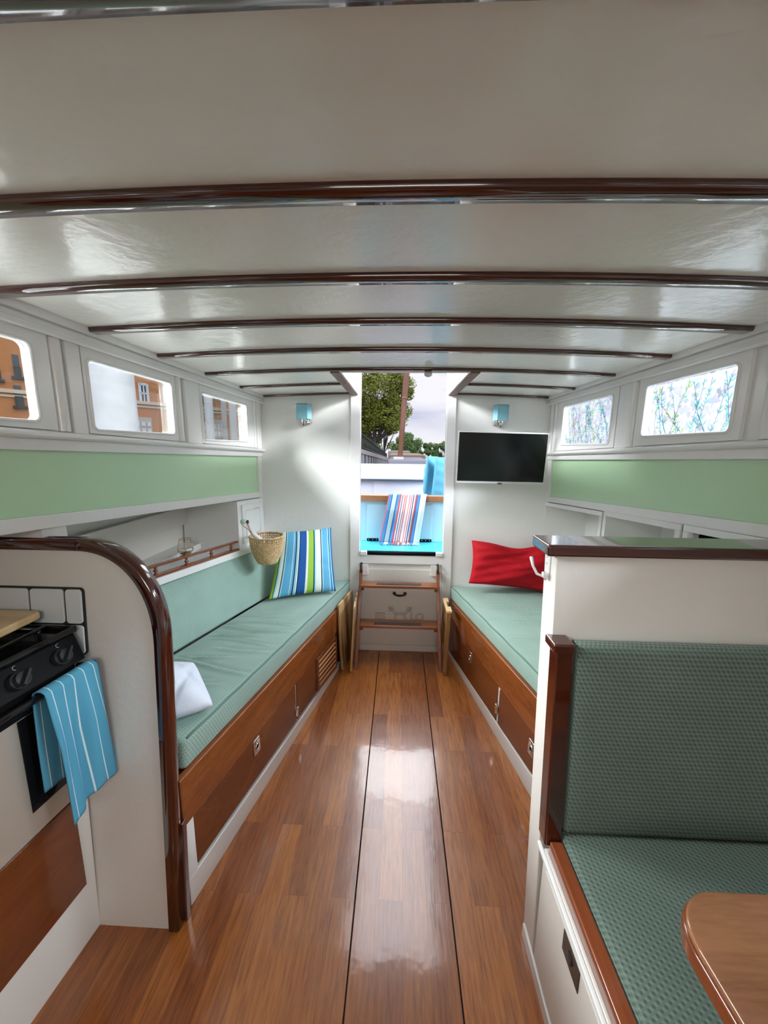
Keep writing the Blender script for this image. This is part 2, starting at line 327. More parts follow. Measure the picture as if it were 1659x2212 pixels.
    def build(s, name, mat, parent=None, bevel=0, smooth=True, fix=True, seg=2):
        me = bpy.data.meshes.new(name); me.from_pydata(s.v, [], s.f); me.update()
        for p, i in zip(me.polygons, s.mi): p.material_index = i
        if fix:
            bm = bmesh.new(); bm.from_mesh(me); bmesh.ops.recalc_face_normals(bm, faces=bm.faces[:]); bm.to_mesh(me); bm.free()
        flat = not smooth or (bevel == 0 and smooth == 'flat')
        return link(name, me, mat, parent, bevel, not flat, seg)
def struct(name, mb, mat, parent=None, **k):
    o = mb.build(name, mat, parent, **k)
    if parent is None: o['kind'] = 'structure'
    return o
def lerp(a, b, t): return a + (b - a)*t
def leanf(Y0): return lambda p: Vector((p.x, Y0 + .07*p.z - p.y, p.z))      # local y = distance proud of a raked bulkhead
AF = leanf(2.483); PL = leanf(.867); PR = leanf(.838)

def rbox(name, mat, f, dims, r, nu, nv, nw=1, parent=None, disp=None, bulge=0):
    """rounded slab; f(u,v,w)->world, UV in metres"""
    Ld, Wd, Td = dims
    def ticks(D, n): 
        e = [0, .3*r, .65*r, r]; return e + [r + (D - 2*r)*i/n for i in range(1, n)] + [D - q for q in e[::-1]]
    tu, tv, tw = ticks(Ld, nu), ticks(Wd, nv), ticks(Td, nw)
    bm = bmesh.new(); uvl = bm.loops.layers.uv.new('UVMap'); cache = {}
    def vert(p):
        key = (round(p[0], 5), round(p[1], 5), round(p[2], 5))
        if key not in cache:
            P = Vector(p); c = Vector((min(max(P.x, r), Ld - r), min(max(P.y, r), Wd - r), min(max(P.z, r), Td - r))); d = P - c
            q = c + d.normalized()*r if d.length > 1e-7 else P
            if p[2] > Td*.5:
                g = 0
                if bulge: g = bulge*(1 - (2*P.x/Ld - 1)**4)*(1 - (2*P.y/Wd - 1)**4)
                if disp: g += disp(P.x, P.y)*min(1, min(P.y, Wd - P.y)/.04)
                q.z += g
            cache[key] = bm.verts.new(f(q.x, q.y, q.z))
        return cache[key]
    def face(A, B, fn, uvf):
        for i in range(len(A) - 1):
            for j in range(len(B) - 1):
                ps = [fn(A[i], B[j]), fn(A[i + 1], B[j]), fn(A[i + 1], B[j + 1]), fn(A[i], B[j + 1])]
                try: fc = bm.faces.new([vert(p) for p in ps])
                except ValueError: continue
                for l, p in zip(fc.loops, ps): l[uvl].uv = uvf(p)
    face(tu, tv, lambda a, b: (a, b, Td), lambda p: (p[0], p[1])); face(tu, tv, lambda a, b: (a, b, 0), lambda p: (p[0], p[1]))
    face(tu, tw, lambda a, b: (a, 0, b), lambda p: (p[0], p[2])); face(tu, tw, lambda a, b: (a, Wd, b), lambda p: (p[0], p[2]))
    face(tv, tw, lambda a, b: (0, a, b), lambda p: (p[1], p[2])); face(tv, tw, lambda a, b: (Ld, a, b), lambda p: (p[1], p[2]))
    bmesh.ops.recalc_face_normals(bm, faces=bm.faces[:])
    me = bpy.data.meshes.new(name); bm.to_mesh(me); bm.free()
    return link(name, me, mat, parent)
def pillow(name, mat, corners, T, n=28, pinch=.05, dent=None, parent=None, rnd_=.0):
    """corners BL,BR,TR,TL; plump both ways; UV 0..1"""
    bl, br, tr, tl = [Vector(c) for c in corners]; nrm = (br - bl).cross(tl - bl).normalized()
    bm = bmesh.new(); uvl = bm.loops.layers.uv.new('UVMap'); g = {}
    for side in (1, -1):
        for i in range(n + 1):
            for j in range(n + 1):
                a, b = -1 + 2*i/n, -1 + 2*j/n
                a, b = math.sin(a*math.pi/2)*.5 + a*.5, math.sin(b*math.pi/2)*.5 + b*.5
                edge = (i in (0, n) or j in (0, n))
                if edge and side == -1: g[(side, i, j)] = g[(1, i, j)]; continue
                rc = rnd_*(a*b)**4; aa = a*(1 - pinch*(1 - b*b))*(1 - rc); bb = b*(1 - pinch*(1 - a*a))*(1 - rc)
                u, v = (aa + 1)/2, (bb + 1)/2
                p = lerp(lerp(bl, br, u), lerp(tl, tr, u), v)
                t = T/2*(max(0, (1 - a*a))*max(0, (1 - b*b)))**.42
                wr = .0
                if dent: wr = dent(a, b, side)
                g[(side, i, j)] = bm.verts.new(p + nrm*side*(t + wr*(1 - a**6)*(1 - b**6)))
    for side in (1, -1):
        for i in range(n):
            for j in range(n):
                q = [(i, j), (i + 1, j), (i + 1, j + 1), (i, j + 1)]
                if side == -1: q = q[::-1]
                fc = bm.faces.new([g[(side,) + k] for k in q])
                for l, k in zip(fc.loops, q): l[uvl].uv = (k[0]/n, k[1]/n)
    me = bpy.data.meshes.new(name); bm.to_mesh(me); bm.free()
    return link(name, me, mat, parent), g
def rrect(w0, w1, h0, h1, r, n=5):
    """rounded rectangle points (w,h)"""
    out = []
    for cx, cy, a0 in ((w1 - r, h1 - r, 0), (w0 + r, h1 - r, 90), (w0 + r, h0 + r, 180), (w1 - r, h0 + r, 270)):
        for k in range(n + 1):
            a = R(a0 + 90*k/n); out.append((cx + r*math.cos(a), cy + r*math.sin(a)))
    return out
def holed(mb, outer, holes, fn, d0, d1):
    """plate with holes; outer/holes 2D loops; fn(w,h,d)->3D"""
    from mathutils.geometry import tessellate_polygon
    loops = [outer] + holes; flat = [p for l in loops for p in l]
    tris = tessellate_polygon([[Vector((p[0], p[1], 0)) for p in l] for l in loops]); n = len(flat)
    vs = [fn(p[0], p[1], d0) for p in flat] + [fn(p[0], p[1], d1) for p in flat]
    fs = [tuple(t) for t in tris] + [tuple(n + i for i in t[::-1]) for t in tris]; k = 0
    for l in loops:
        m = len(l)
        for i in range(m): a, b = k + i, k + (i + 1) % m; fs.append((a, b, n + b, n + a))
        k += m
    mb.add(vs, fs)
trim_n = [0]
def trim(mb, mat, bevel=.002, **k):
    trim_n[0] += 1; o = mb.build('trim_%d' % trim_n[0], mat, bevel=bevel, **k); o['kind'] = 'structure'; return o

# ================================================================== THE SETTING
XL, XR = -.960, 1.012
YF, YA = -1.7, 2.483          # forward end, aft bulkhead foot
# floor: three hatched boards separated by dark seams
mb = MB()
for a, b in ((-1.35, -.1202), (-.1160, .1900), (.1942, 1.4)): mb.box(a, b, YF, 2.56, -.03, 0)
struct('floor', mb, M['floor'], bevel=.0008)
mb = MB(); mb.box(-1.35, 1.4, YF, 2.56, -.06, -.012); trim(mb, M['blacks'], 0)
# ceiling with camber and open hatch
def zc(x): return 1.818 - .026*((x - .025)/.98)**2
HX0, HX1, HY0 = -.285, .325, 1.845
mb = MB(); xs = [XL - .03 + (XR - XL + .06)*i/24 for i in range(25)]
def slab(x_list, y0, y1):
    for a, b in zip(x_list[:-1], x_list[1:]):
        mb.hexa([(a, y0, zc(a)), (b, y0, zc(b)), (b, y1, zc(b)), (a, y1, zc(a)), (a, y0, zc(a) + .03), (b, y0, zc(b) + .03), (b, y1, zc(b) + .03), (a, y1, zc(a) + .03)])
slab(xs, YF, HY0); slab([x for x in xs if x < HX0] + [HX0], HY0, 2.66); slab([HX1] + [x for x in xs if x > HX1], HY0, 2.66)
bm = bmesh.new()
struct('ceiling', mb, M['ceil'], smooth=False)
# deck beams (varnished)
def beam(y, w, segs):
    mb = MB()
    for x0, x1 in segs:
        n = 16; path = [(x0 + (x1 - x0)*i/n) for i in range(n + 1)]
        pts = [(0, .004), (w, .004), (w, -.008), (w - .004, -.0125), (.004, -.0125), (0, -.008)]
        mb.sweep([Vector((x, y, zc(x))) for x in path], lambda i: (Vector((0, 1, 0)), Vector((0, 0, 1))), pts)
    return mb
for y, w in ((-.95, .04), (-.55, .04), (-.2, .04), (.326, .046), (.588, .036), (.862, .036), (1.140, .038), (1.455, .038)):
    trim(beam(y, w, [(XL + .012, XR - .012)]), M['mahog'], 0)
trim(beam(1.808, .036, [(XL + .012, XR - .012)]), M['mahog'], 0)
trim(beam(2.20, .034, [(XL + .012, -.335), (.372, XR - .012)]), M['mahog'], 0)
trim(beam(2.575, .034, [(XL + .012, -.335), (.372, XR - .012)]), M['mahog'], 0)
# hatch: carlins, coaming, header
for s, xa, xb in ((-1, -.335, -.285), (1, .325, .375)):
    mb = MB(); mb.hexa([(xa, 1.835, 1.797), (xb, 1.835, 1.797), (xb, 2.60, 1.797), (xa, 2.60, 1.797), (xa, 1.835, 1.822), (xb, 1.835, 1.822), (xb, 2.60, 1.822), (xa, 2.60, 1.822)])
    trim(mb, M['carlin'], .003)
    x0, x1 = (xb - .008, xb + .006) if s < 0 else (xa - .006, xa + .008)
    mb = MB(); mb.box(x0, x1, 1.845, 2.62, 1.80, 1.985); trim(mb, M['white'], .002)
mb = MB(); mb.box(-.29, .33, 1.832, 1.848, 1.7995, 1.985); trim(mb, M['white'], .002)
# cabin roof thickness and hatch lid slid forward
mb = MB(); mb.box(XL - .06, XR + .06, YF, 1.84, 1.86, 1.88); mb.box(-.34, .38, 1.15, 1.86, 1.99, 2.02); trim(mb, M['white'], .003)

# ---- cabin sides with windows
def zl(y): return 1.489 - .033*(y - .858)          # ledge
def side(sgn, X, name, wins):
    s = sgn   # -1 left, +1 right; d>0 means into the cabin
    fn = lambda w, h, d: Vector((X - s*d, w, h))
    mb = MB(); holes = [rrect(w[0], w[1], w[2], w[3], .018) for w in wins]
    holed(mb, [(YF, zl(YF) - .036), (2.66, zl(2.66) - .036), (2.66, 1.90), (YF, 1.90)], holes, fn, -.012, 0)
    # outer skin below the side deck, deck, aft and forward closures
    wall = struct(name, mb, M['white'], smooth=False)
    sk = MB(); sk.box(min(X + s*.40, X + s*.43), max(X + s*.40, X + s*.43), YF, 2.62, -.06, 1.40); sk.build('hull_skin', M['white'], wall, smooth=False)
    sk = MB(); sk.box(min(X + s*.03, X + s*.43), max(X + s*.03, X + s*.43), YF, 2.62, 1.36, 1.385); sk.build('side_deck', M['deckgrey'], wall, smooth=False)
    # sashes, each window its own object
    for k, w in enumerate(wins):
        win_n[0] += 1
        pad0, pad1 = w[4], w[5]
        mb = MB(); holed(mb, [(pad0, zl((pad0)) + .004), (pad1, zl(pad1) + .004), (pad1, 1.738), (pad0, 1.738)], [rrect(w[0], w[1], w[2], w[3], .016)], fn, 0.0005, .012)
        so = struct('window_%d' % win_n[0], mb, M['white'], smooth=False)
        mb = MB(); lp = rrect(w[0] - .002, w[1] + .002, w[2] - .002, w[3] + .002, .018); P = [fn(a, b, .013) for a, b in lp]
        mb.tube(P, .0045, 8, closed=True); mb.build('window_frame', M['white'], so)
        mb = MB(); lp = rrect(w[0] - .004, w[1] + .004, w[2] - .004, w[3] + .004, .018); mb.prism([fn(a, b, -.008) for a, b in lp], (-s*.005*-1, 0, 0))
        mb.build('pane', M['glass'] if not w[6] else M['glass'], so, smooth=False)
        if w[6]:
            mb = MB(); mb.prism([fn(a, b, -.0062) for a, b in lp], (s*.0008, 0, 0)); mb.build('privacy_film', M['film'], so, smooth=False)
            leaves(so, fn, w)
    return wall
win_n = [0]
def leaves(parent, fn, w):
    rnd = random.Random(int(w[0]*100)); mb = MB(); y0, y1, z0, z1 = w[0] + .004, w[1] - .004, w[2] + .004, w[3] - .004
    def poly(pts, d):
        pts = [(min(max(a, y0), y1), min(max(b, z0), z1)) for a, b in pts]; mb.prism([fn(a, b, d) for a, b in pts], fn(0, 0, .0003) - fn(0, 0, 0))
    def leaf(p, an, ln, wd, d):
        c, s_ = math.cos(an), math.sin(an); pts = []
        for t, q in ((0, 0), (.25, .75), (.5, 1), (.78, .6), (1, 0), (.78, -.6), (.5, -1), (.25, -.75)):
            a, b = t*ln, q*wd/2; pts.append((p[0] + a*c - b*s_, p[1] + a*s_ + b*c))
        if all(y0 < a < y1 and z0 < b < z1 for a, b in pts): poly(pts, d)
    dd = -.0052
    y = y0 + .012; k = 0
    while y < y1:
        ang = rnd.uniform(65, 115) if k % 3 else rnd.uniform(42, 62); mid = rnd.choice([0, 0, 1]); z = z0 + .001; x = y; st = []
        while z < z1 - .004 and y0 < x < y1:
            st.append((x, z)); ang += rnd.uniform(-7, 7); x += .012*math.cos(R(ang)); z += .012*math.sin(R(ang))
        for i, (a, b) in enumerate(st[:-1]):
            c, e_ = st[i + 1]; dx, dz = c - a, e_ - b; l_ = math.hypot(dx, dz); nx, nz = -dz/l_*.0009, dx/l_*.0009
            mb.cm = 2; poly([(a + nx, b + nz), (c + nx, e_ + nz), (c - nx, e_ - nz), (a - nx, b - nz)], dd)
            for sd in (-1, 1):
                if rnd.random() < .5:
                    mb.cm = (1 if mid else 0) if rnd.random() < .85 else 3
                    leaf((a, b), R(ang + sd*rnd.uniform(25, 55)), rnd.uniform(.014, .026), rnd.uniform(.0045, .0075), dd - .0004*(1 + rnd.random()))
        y += rnd.uniform(.022, .04); k += 1
    mb.build('leaf_pattern', [M['lf1'], M['lf2'], M['lf3'], M['lf4']], parent, smooth=False, fix=False)
# (y0,y1,z0,z1, sash y0,y1, film)
LW = [(-1.2, -.75, 1.51, 1.70, -1.27, -.68, 0), (-.45, -.02, 1.51, 1.70, -.52, .05, 0), (.45, .965, 1.510, 1.705, .38, 1.018, 0), (1.142, 1.562, 1.497, 1.702, 1.125, 1.590, 0), (1.798, 2.325, 1.480, 1.698, 1.785, 2.43, 0)]
RW = [(-1.2, -.75, 1.51, 1.70, -1.27, -.68, 1), (-.45, -.02, 1.51, 1.70, -.52, .05, 1), (.35, .80, 1.51, 1.70, .28, .87, 1), (1.190, 1.605, 1.508, 1.706, 1.155, 1.655, 1), (1.842, 2.372, 1.480, 1.705, 1.800, 2.455, 1)]
wl = side(-1, XL, 'wall_left', LW); wr = side(1, XR, 'wall_right', RW)

for s, X, posts in ((-1, XL, [(1.028, 1.075, 1.118), (1.60, 1.665, 1.778), (2.44, 2.49, 2.56)]), (1, XR, [(1.10, 1.05, .9), (1.672, 1.70, 1.792), (2.468, 2.53, 2.56)])):
    for a, b, c in posts:   # half-round mullion and flat pilaster between sashes
        mb = MB(); lo, hi = (min(a, b), max(a, b)); cy = a + .018*(1 if b > a else -1)
        pr = [(cy + .018*math.cos(t), .018*math.sin(t)) for t in [math.pi*i/8 for i in range(9)]]
        mb.prism([(X - s*q, p, zl(p) + .002) for p, q in pr], (0, 0, 1.745 - zl(a)))
        y0, y1 = min(b - .004, c), max(b - .004, c)
        mb.hexa([(X, y0, zl(y0)), (X, y1, zl(y1)), (X - s*.014, y1, zl(y1)), (X - s*.014, y0, zl(y0)), (X, y0, 1.74), (X, y1, 1.74), (X - s*.014, y1, 1.74), (X - s*.014, y0, 1.74)])
        trim(mb, M['white'], .0015)
    # crown moulding in three steps
    mb = MB()
    for z0, z1, d in ((1.737, 1.755, .026), (1.755, 1.772, .018), (1.772, 1.80, .032)):
        a, b = sorted((X, X - s*d)); mb.box(a, b, YF, 2.605, z0, z1)
    mb.tube([(X - s*.024, YF, 1.742), (X - s*.024, 2.60, 1.742)], .007, 8)
    trim(mb, M['white'], .003)
    # ledge with rounded nosing, flat apron under it
    mb = MB(); n = 10
    path = [Vector((X, YF + (2.585 - YF)*i/n, zl(YF + (2.585 - YF)*i/n))) for i in range(n + 1)]
    ix, iz = Vector((-s, 0, 0)), Vector((0, 0, 1))
    nose = [(0, 0), (.018, 0), (.026, -.003), (.030, -.009), (.030, -.014), (.026, -.019), (.018, -.022), (0, -.022)]
    mb.sweep(path, lambda i: (ix, iz), nose); mb.sweep(path, lambda i: (ix, iz), [(-.02, -.02), (.006, -.02), (.006, -.052), (-.02, -.052)])
    trim(mb, M['white'], 0.001)
    # green panel between ledge and shelf trim
    def zg(y): return 1.267 - .0768*(y - .851)
    mb = MB(); ya, yb = YF, 2.52
    mb.hexa([(X - s*-.012, ya, zg(ya)), (X + s*.012, yb, zg(yb)), (X + s*.03, yb, zg(yb)), (X + s*.03, ya, zg(ya)), (X + s*.012, ya, zl(ya) - .036), (X + s*.012, yb, zl(yb) - .036), (X + s*.03, yb, zl(yb) - .036), (X + s*.03, ya, zl(ya) - .036)])
    mb.build('green_panel', M['green'], wl if s < 0 else wr, smooth=False)
    mb = MB()  # lower rail and end stile
    d = .0
    mb.hexa([(X + s*.03, ya, zg(ya) - .038), (X + s*.03, 2.58, zg(2.58) - .038), (X, 2.58, zg(2.58) - .038), (X, ya, zg(ya) - .038), (X + s*.03, ya, zg(ya)), (X + s*.03, 2.58, zg(2.58)), (X, 2.58, zg(2.58)), (X, ya, zg(ya))])
    mb.box(*sorted((X + s*.028, X - s*.0012)), 2.518, 2.60, 1.088, 1.40)
    trim(mb, M['white'], .003)

# ---- aft bulkhead with the companionway opening, drop board locker face below it
mb = MB(AF)
mb.box(-1.40, -.268, -.03, 0, -.02, 1.385); mb.box(.322, 1.45, -.03, 0, -.02, 1.385); mb.box(-.985, -.268, -.03, 0, 1.385, 1.84); mb.box(.322, 1.037, -.03, 0, 1.385, 1.84)
mb.box(-.268, .322, -.03, -.001, -.02, .70)
wa = struct('wall_aft', mb, M['wallw'], bevel=0, smooth=False)
for xa, xb in ((-.336, -.266), (.318, .382)):
    mb = MB(AF); mb.box(xa, xb, -.035, .012, .0, 1.80); trim(mb, M['white'], .004)
for xa, xb in ((-.285, -.266), (.318, .337)):
    mb = MB(AF); mb.box(xa, xb, -.05, -.02, .73, 1.97); trim(mb, M['white'], .003)
mb = MB(AF); mb.box(-.268, .320, -.03, .012, .640, .705); trim(mb, M['white'], .003)
mb = MB(AF); mb.box(-.262, .316, 0, .006, .045, .60); mb.box(-.262, .316, 0, .010, .0, .042)
lk = struct('door_1', mb, M['cream'], bevel=.002)
# engraved lettering and emblem on the drop board
def outline_text(txt, x, z, size, parent):
    cu = bpy.data.curves.new('letters', 'FONT'); cu.body = txt; cu.size = size; cu.fill_mode = 'NONE'; cu.bevel_depth = .0011; cu.offset = .001; cu.space_character = 1.05
    o = bpy.data.objects.new('letters_tmp', cu); C.objects.link(o); dg = bpy.context.evaluated_depsgraph_get()
    me = bpy.data.meshes.new_from_object(o.evaluated_get(dg)); bpy.data.objects.remove(o)
    for v in me.vertices: v.co = AF(Vector((x + v.co.x, .0065 + v.co.z, z + v.co.y)))
    me.materials.clear(); return link('lettering', me, M['engr'], parent)
M['engr'] = paint('engraved_groove', (.13, .09, .07, 1), .8)
outline_text('ES', -.153, .231, .074, lk); outline_text('LO', .098, .231, .074, lk)
mb = MB(AF)
def ring(cx, cz, r, a0, a1): mb.tube([(cx + r*math.cos(R(a)), .0065, cz + r*math.sin(R(a))) for a in range(a0, a1 + 1, 10)], .0014, 5)
ring(.027, .244, .041, -20, 200); ring(.027, .244, .028, -20, 200)
for s in (-1, 1):
    cx, cz, an = .027, .244, R(90 + s*45); dx, dz = math.cos(an), math.sin(an); nx, nz = -dz, dx
    for o_ in (-.006, .006): mb.tube([(cx + dx*.041 + nx*o_, .0065, cz + dz*.041 + nz*o_), (cx + dx*.088 + nx*o_, .0065, cz + dz*.088 + nz*o_)], .0014, 5)
    tx, tz = cx + dx*.085, cz + dz*.085
    for q in (.0, .012): mb.tube([(tx + dx*q - nx*.022, .0065, tz + dz*q - nz*.022), (tx + dx*q + nx*.022, .0065, tz + dz*q + nz*.022)], .0014, 5)
    ring(tx + dx*.022, tz + dz*.022, .008, 0, 360)
mb.build('emblem', M['engr'], lk)
h0 = MB(AF); h0.tube([(-.014, .008, .425), (-.010, .03, .423), (.022, .038, .421), (.054, .03, .423), (.058, .008, .425)], [.006, .006, .0075, .006, .006], 10)
h0.lathe([(0, 0), (.013, 0), (.012, .008), (0, .01)], (-.016, .0, .426), (0, 1, 0)); h0.lathe([(0, 0), (.013, 0), (.012, .008), (0, .01)], (.060, .0, .426), (0, 1, 0))
h0.build('door_handle', M['bronze'], lk)
# sill with black rubber roller
sl = empty('door_sill', (.02, 2.53, .72), 'black ribbed roller set between white brackets on the doorway sill', 'sill roller')
mb = MB(AF); mb.tube([(-.228, .006, .715), (.268, .006, .715)], .014, 14); mb.build('roller', M['blacks'], sl)
for xa in (-.262, .268):
    mb = MB(AF); mb.box(xa, xa + .05, -.01, .024, .700, .730); mb.build('bracket', M['winw'], sl, bevel=.006)
# side linings that close the boat around the furniture
mb = MB(); mb.box(-1.4, 1.45, YF - .03, YF, -.06, 1.9); w = struct('wall_forward', mb, M['wallw'], smooth=False)

# ================================================================== LEFT SIDE SHELF NICHE, CUPBOARD, RAIL
pL, nL = (-.644, .901, 0), (1.3, -.262, 0)
def fx(y): return -.644 + .2015*(y - .901)          # left berth front
def gx(y): return .582 - .189*(y - 1.361)           # right berth front
def shelfx(y): return -1.03 + .183*(y - 1.48)
def shelfz(y): return .885 - .066*(y - 1.48)
# shelf board
mb = MB(); ya, yb = .93, 2.53
mb.hexa([(-1.345, ya, shelfz(ya) - .035), (shelfx(ya), ya, shelfz(ya) - .035), (shelfx(yb), yb, shelfz(yb) - .035), (-1.345, yb, shelfz(yb) - .035),
         (-1.345, ya, shelfz(ya)), (shelfx(ya), ya, shelfz(ya)), (shelfx(yb), yb, shelfz(yb)), (-1.345, yb, shelfz(yb))])
sh = mb.build('wall_shelf', M['white'], bevel=.003); tag(sh, 'long white shelf above the left settee backrest', 'shelf')
mb = MB(); mb.box(-1.30, -1.16, 1.0, 2.08, .85, .885); mb.build('back_step', M['cream'], sh, bevel=.002)
# niche lining: back, end wall, beam board
mb = MB(); mb.box(-1.30, -1.27, .9, 2.1, .80, 1.33); mb.box(-1.30, -.985, 2.10, 2.118, .80, 1.15)
mb.box(-1.275, -1.235, .9, 2.1, 1.00, 1.10)
trim(mb, M['cream'], .002)
# near cupboard block left of the niche, above the galley partition
mb = MB(); mb.box(-1.3, -.975, .955, 1.03, .89, 1.225); trim(mb, M['white'], .002)
# cupboard by the bulkhead
cb = empty('wall_cupboard', (-.95, 2.3, .83), 'small white corner cupboard with framed door at the aft end of the left shelf', 'cupboard')
def cx_(y): return -.930 - .04*(y - 2.08)
mb = MB(); ya, yb = 2.085, 2.545
mb.hexa([(-1.26, ya, .842), (cx_(ya), ya, .842), (cx_(yb), yb, .815), (-1.26, yb, .815), (-1.26, ya, 1.132), (cx_(ya), ya, 1.132), (cx_(yb), yb, 1.095), (-1.26, yb, 1.095)])
mb.build('body', M['white'], cb, bevel=.003)
mb = MB(); ya, yb, d = 2.135, 2.475, .009
def cpt(y, z, d): return Vector((cx_(y) + d, y, z))
mb.hexa([cpt(ya, .868, 0), cpt(ya, .868, d), cpt(yb, .850, d), cpt(yb, .850, 0), cpt(ya, 1.105, 0), cpt(ya, 1.105, d), cpt(yb, 1.078, d), cpt(yb, 1.078, 0)])
dr = mb.build('door', M['white'], cb, bevel=.0015)
mb = MB()
for (a, z0), (b, z1) in (((2.18, .90), (2.43, .885)), ((2.43, .885), (2.43, 1.045)), ((2.43, 1.045), (2.18, 1.068)), ((2.18, 1.068), (2.18, .90))):
    mb.tube([cpt(a, z0, .010), cpt(b, z1, .010)], .004, 6)
mb.build('door_moulding', M['white'], dr)
mb = MB(); mb.hexa([cpt(2.478, .85, .0005), cpt(2.478, .85, .002), cpt(2.486, .85, .002), cpt(2.486, .85, .0005), cpt(2.478, 1.08, .0005), cpt(2.478, 1.08, .002), cpt(2.486, 1.08, .002), cpt(2.486, 1.08, .0005)])
mb.build('hinge_gap', M['brown'], cb, smooth=False)
mb = MB(); mb.lathe([(0, 0), (.006, 0), (.006, .012), (.012, .016), (.011, .024), (0, .026)], cpt(2.155, 1.0, .009), (1, 0, 0), 14); mb.build('knob', M['bronze'], dr)
# fiddle rail with turned spindles
ra = empty('gallery_rail', (shelfx(1.7), 1.7, shelfz(1.7)), 'low turned mahogany gallery rail along the left shelf edge', 'rail')
def rp(y, dz, dx=-.022): return Vector((shelfx(y) + dx, y, shelfz(y) + dz))
for nm, za, zb_, w_ in (('bottom_rail', .0005, .012, .014), ('top_rail', .047, .057, .011)):
    mb = MB(); ya, yb = 1.18, 2.075
    for k, (dx0, dx1) in enumerate(((-w_, -w_*.1), (-w_*.1 + .002, w_))):
        mb.hexa([rp(ya, za, -.022 + dx0), rp(ya, za, -.022 + dx1), rp(yb, za, -.022 + dx1), rp(yb, za, -.022 + dx0), rp(ya, zb_, -.022 + dx0), rp(ya, zb_, -.022 + dx1), rp(yb, zb_, -.022 + dx1), rp(yb, zb_, -.022 + dx0)])
    mb.build(nm, M['mahogY'], ra, bevel=.002)
for y in (1.32, 1.50, 1.68, 1.855, 2.02):
    mb = MB(); mb.lathe([(.008, .012), (.008, .016), (.004, .02), (.010, .027), (.010, .031), (.0045, .037), (.008, .043), (.008, .047)], rp(y, 0), (0, 0, 1), 14)
    mb.build('spindle', M['mahogY'], ra)

# ================================================================== LEFT SETTEE
st = empty('settee', (-.85, 1.7, 0), 'long varnished wood settee base with doors and louvre vent along the left side', 'settee')
def fp(y, z, d=0):      # d out of the fascia toward the aisle
    n = Vector((1.3, -.262, 0)).normalized(); return Vector((fx(y), y, z)) + n*d
def fbox(mb, y0, y1, z00, z01, z10, z11, d0, d1, P=fp):
    mb.hexa([P(y0, z00, d0), P(y1, z10, d0), P(y1, z10, d1), P(y0, z00, d1), P(y0, z01, d0), P(y1, z11, d0), P(y1, z11, d1), P(y0, z01, d1)])
def ztop(y): return .462 - .028*(y - .93)
y0, y1 = .925, 2.50
mb = MB(); y1 = 2.27; mb.hexa([(-1.3, y0, .0), fp(y0, 0, -.02), fp(y1, 0, -.02), (-1.3, y1, 0), (-1.3, y0, ztop(y0) - .012), fp(y0, ztop(y0) - .012, -.02), fp(y1, ztop(y1) - .012, -.02), (-1.3, y1, ztop(y1) - .012)])
mb.box(-1.3, -.47, 2.27, 2.475, 0, .40); mb.box(-1.3, -.385, 2.27, 2.475, .39, .408)
mb.build('body', M['oakD'], st, smooth=False)
mb = MB(); fbox(mb, y0, 2.275, .297, ztop(y0), .285, ztop(2.275), -.02, .004); mb.build('fascia', M['oakY'], st, bevel=.004)
mb = MB(); fbox(mb, y0, 2.26, -.0, .098, .0, .034, -.02, .002); fbox(mb, .925, .965, .05, .297, .05, .297, -.02, .0015)
mb.build('toe_kick', M['white'], st, bevel=.002)
def dpanel(ya, yb, name='door', hid=True):
    mb = MB(); fbox(mb, ya, yb, .114 - .038*(ya - .93), .296, .114 - .038*(yb - .93), .290, -.02, .001); return mb.build(name, M['oakD'], st, bevel=.0015)
d1_ = dpanel(.967, 1.642); d2_ = dpanel(1.656, 2.262)
mb = MB(); fbox(mb, 1.644, 1.654, .09, .292, .09, .292, -.018, -.004); mb.build('door_gap', M['white'], st, smooth=False)
def flush_ring(P, y, z, parent, sc=1.0):
    mb = MB(); o = P(y, z, .002); n = (P(y, z, 1) - P(y, z, 0)); t = (P(y + .1, z, 0) - P(y, z, 0)).normalized(); up = Vector((0, 0, 1))
    lp = rrect(-.021*sc, .021*sc, -.033*sc, .033*sc, .004*sc, 3)
    hole = [(.012*sc*math.cos(a), -.004*sc + .015*sc*math.sin(a)) for a in [2*math.pi*i/16 for i in range(16)]]
    holed(mb, lp, [hole], lambda w, h, d: o + t*w + up*h + n*d, 0, .0025); mb.tube([o + t*a*.85 + up*(b*.85) + n*.003 for a, b in hole], .0022*sc, 6, closed=True)
    q = mb.build('latch', M['chrome'], parent); q['label'] = 'chrome flush ring latch'
    mb = MB(); mb.prism([o + t*a + up*b + n*.0003 for a, b in hole], n*.0004); mb.build('latch_recess', M['blacks'], parent, smooth=False)
flush_ring(fp, 1.305, .246, d1_)
mb = MB(); p = fp(1.65, .135, .004)
mb.lathe([(.0, -.026), (.006, -.026), (.006, .026), (0, .026)], p, (0, 0, 1), 10); mb.box(p.x - .006, p.x + .004, p.y - .012, p.y + .012, p.z - .018, p.z + .018); mb.build('hinge', M['chrome'], st, bevel=.001)
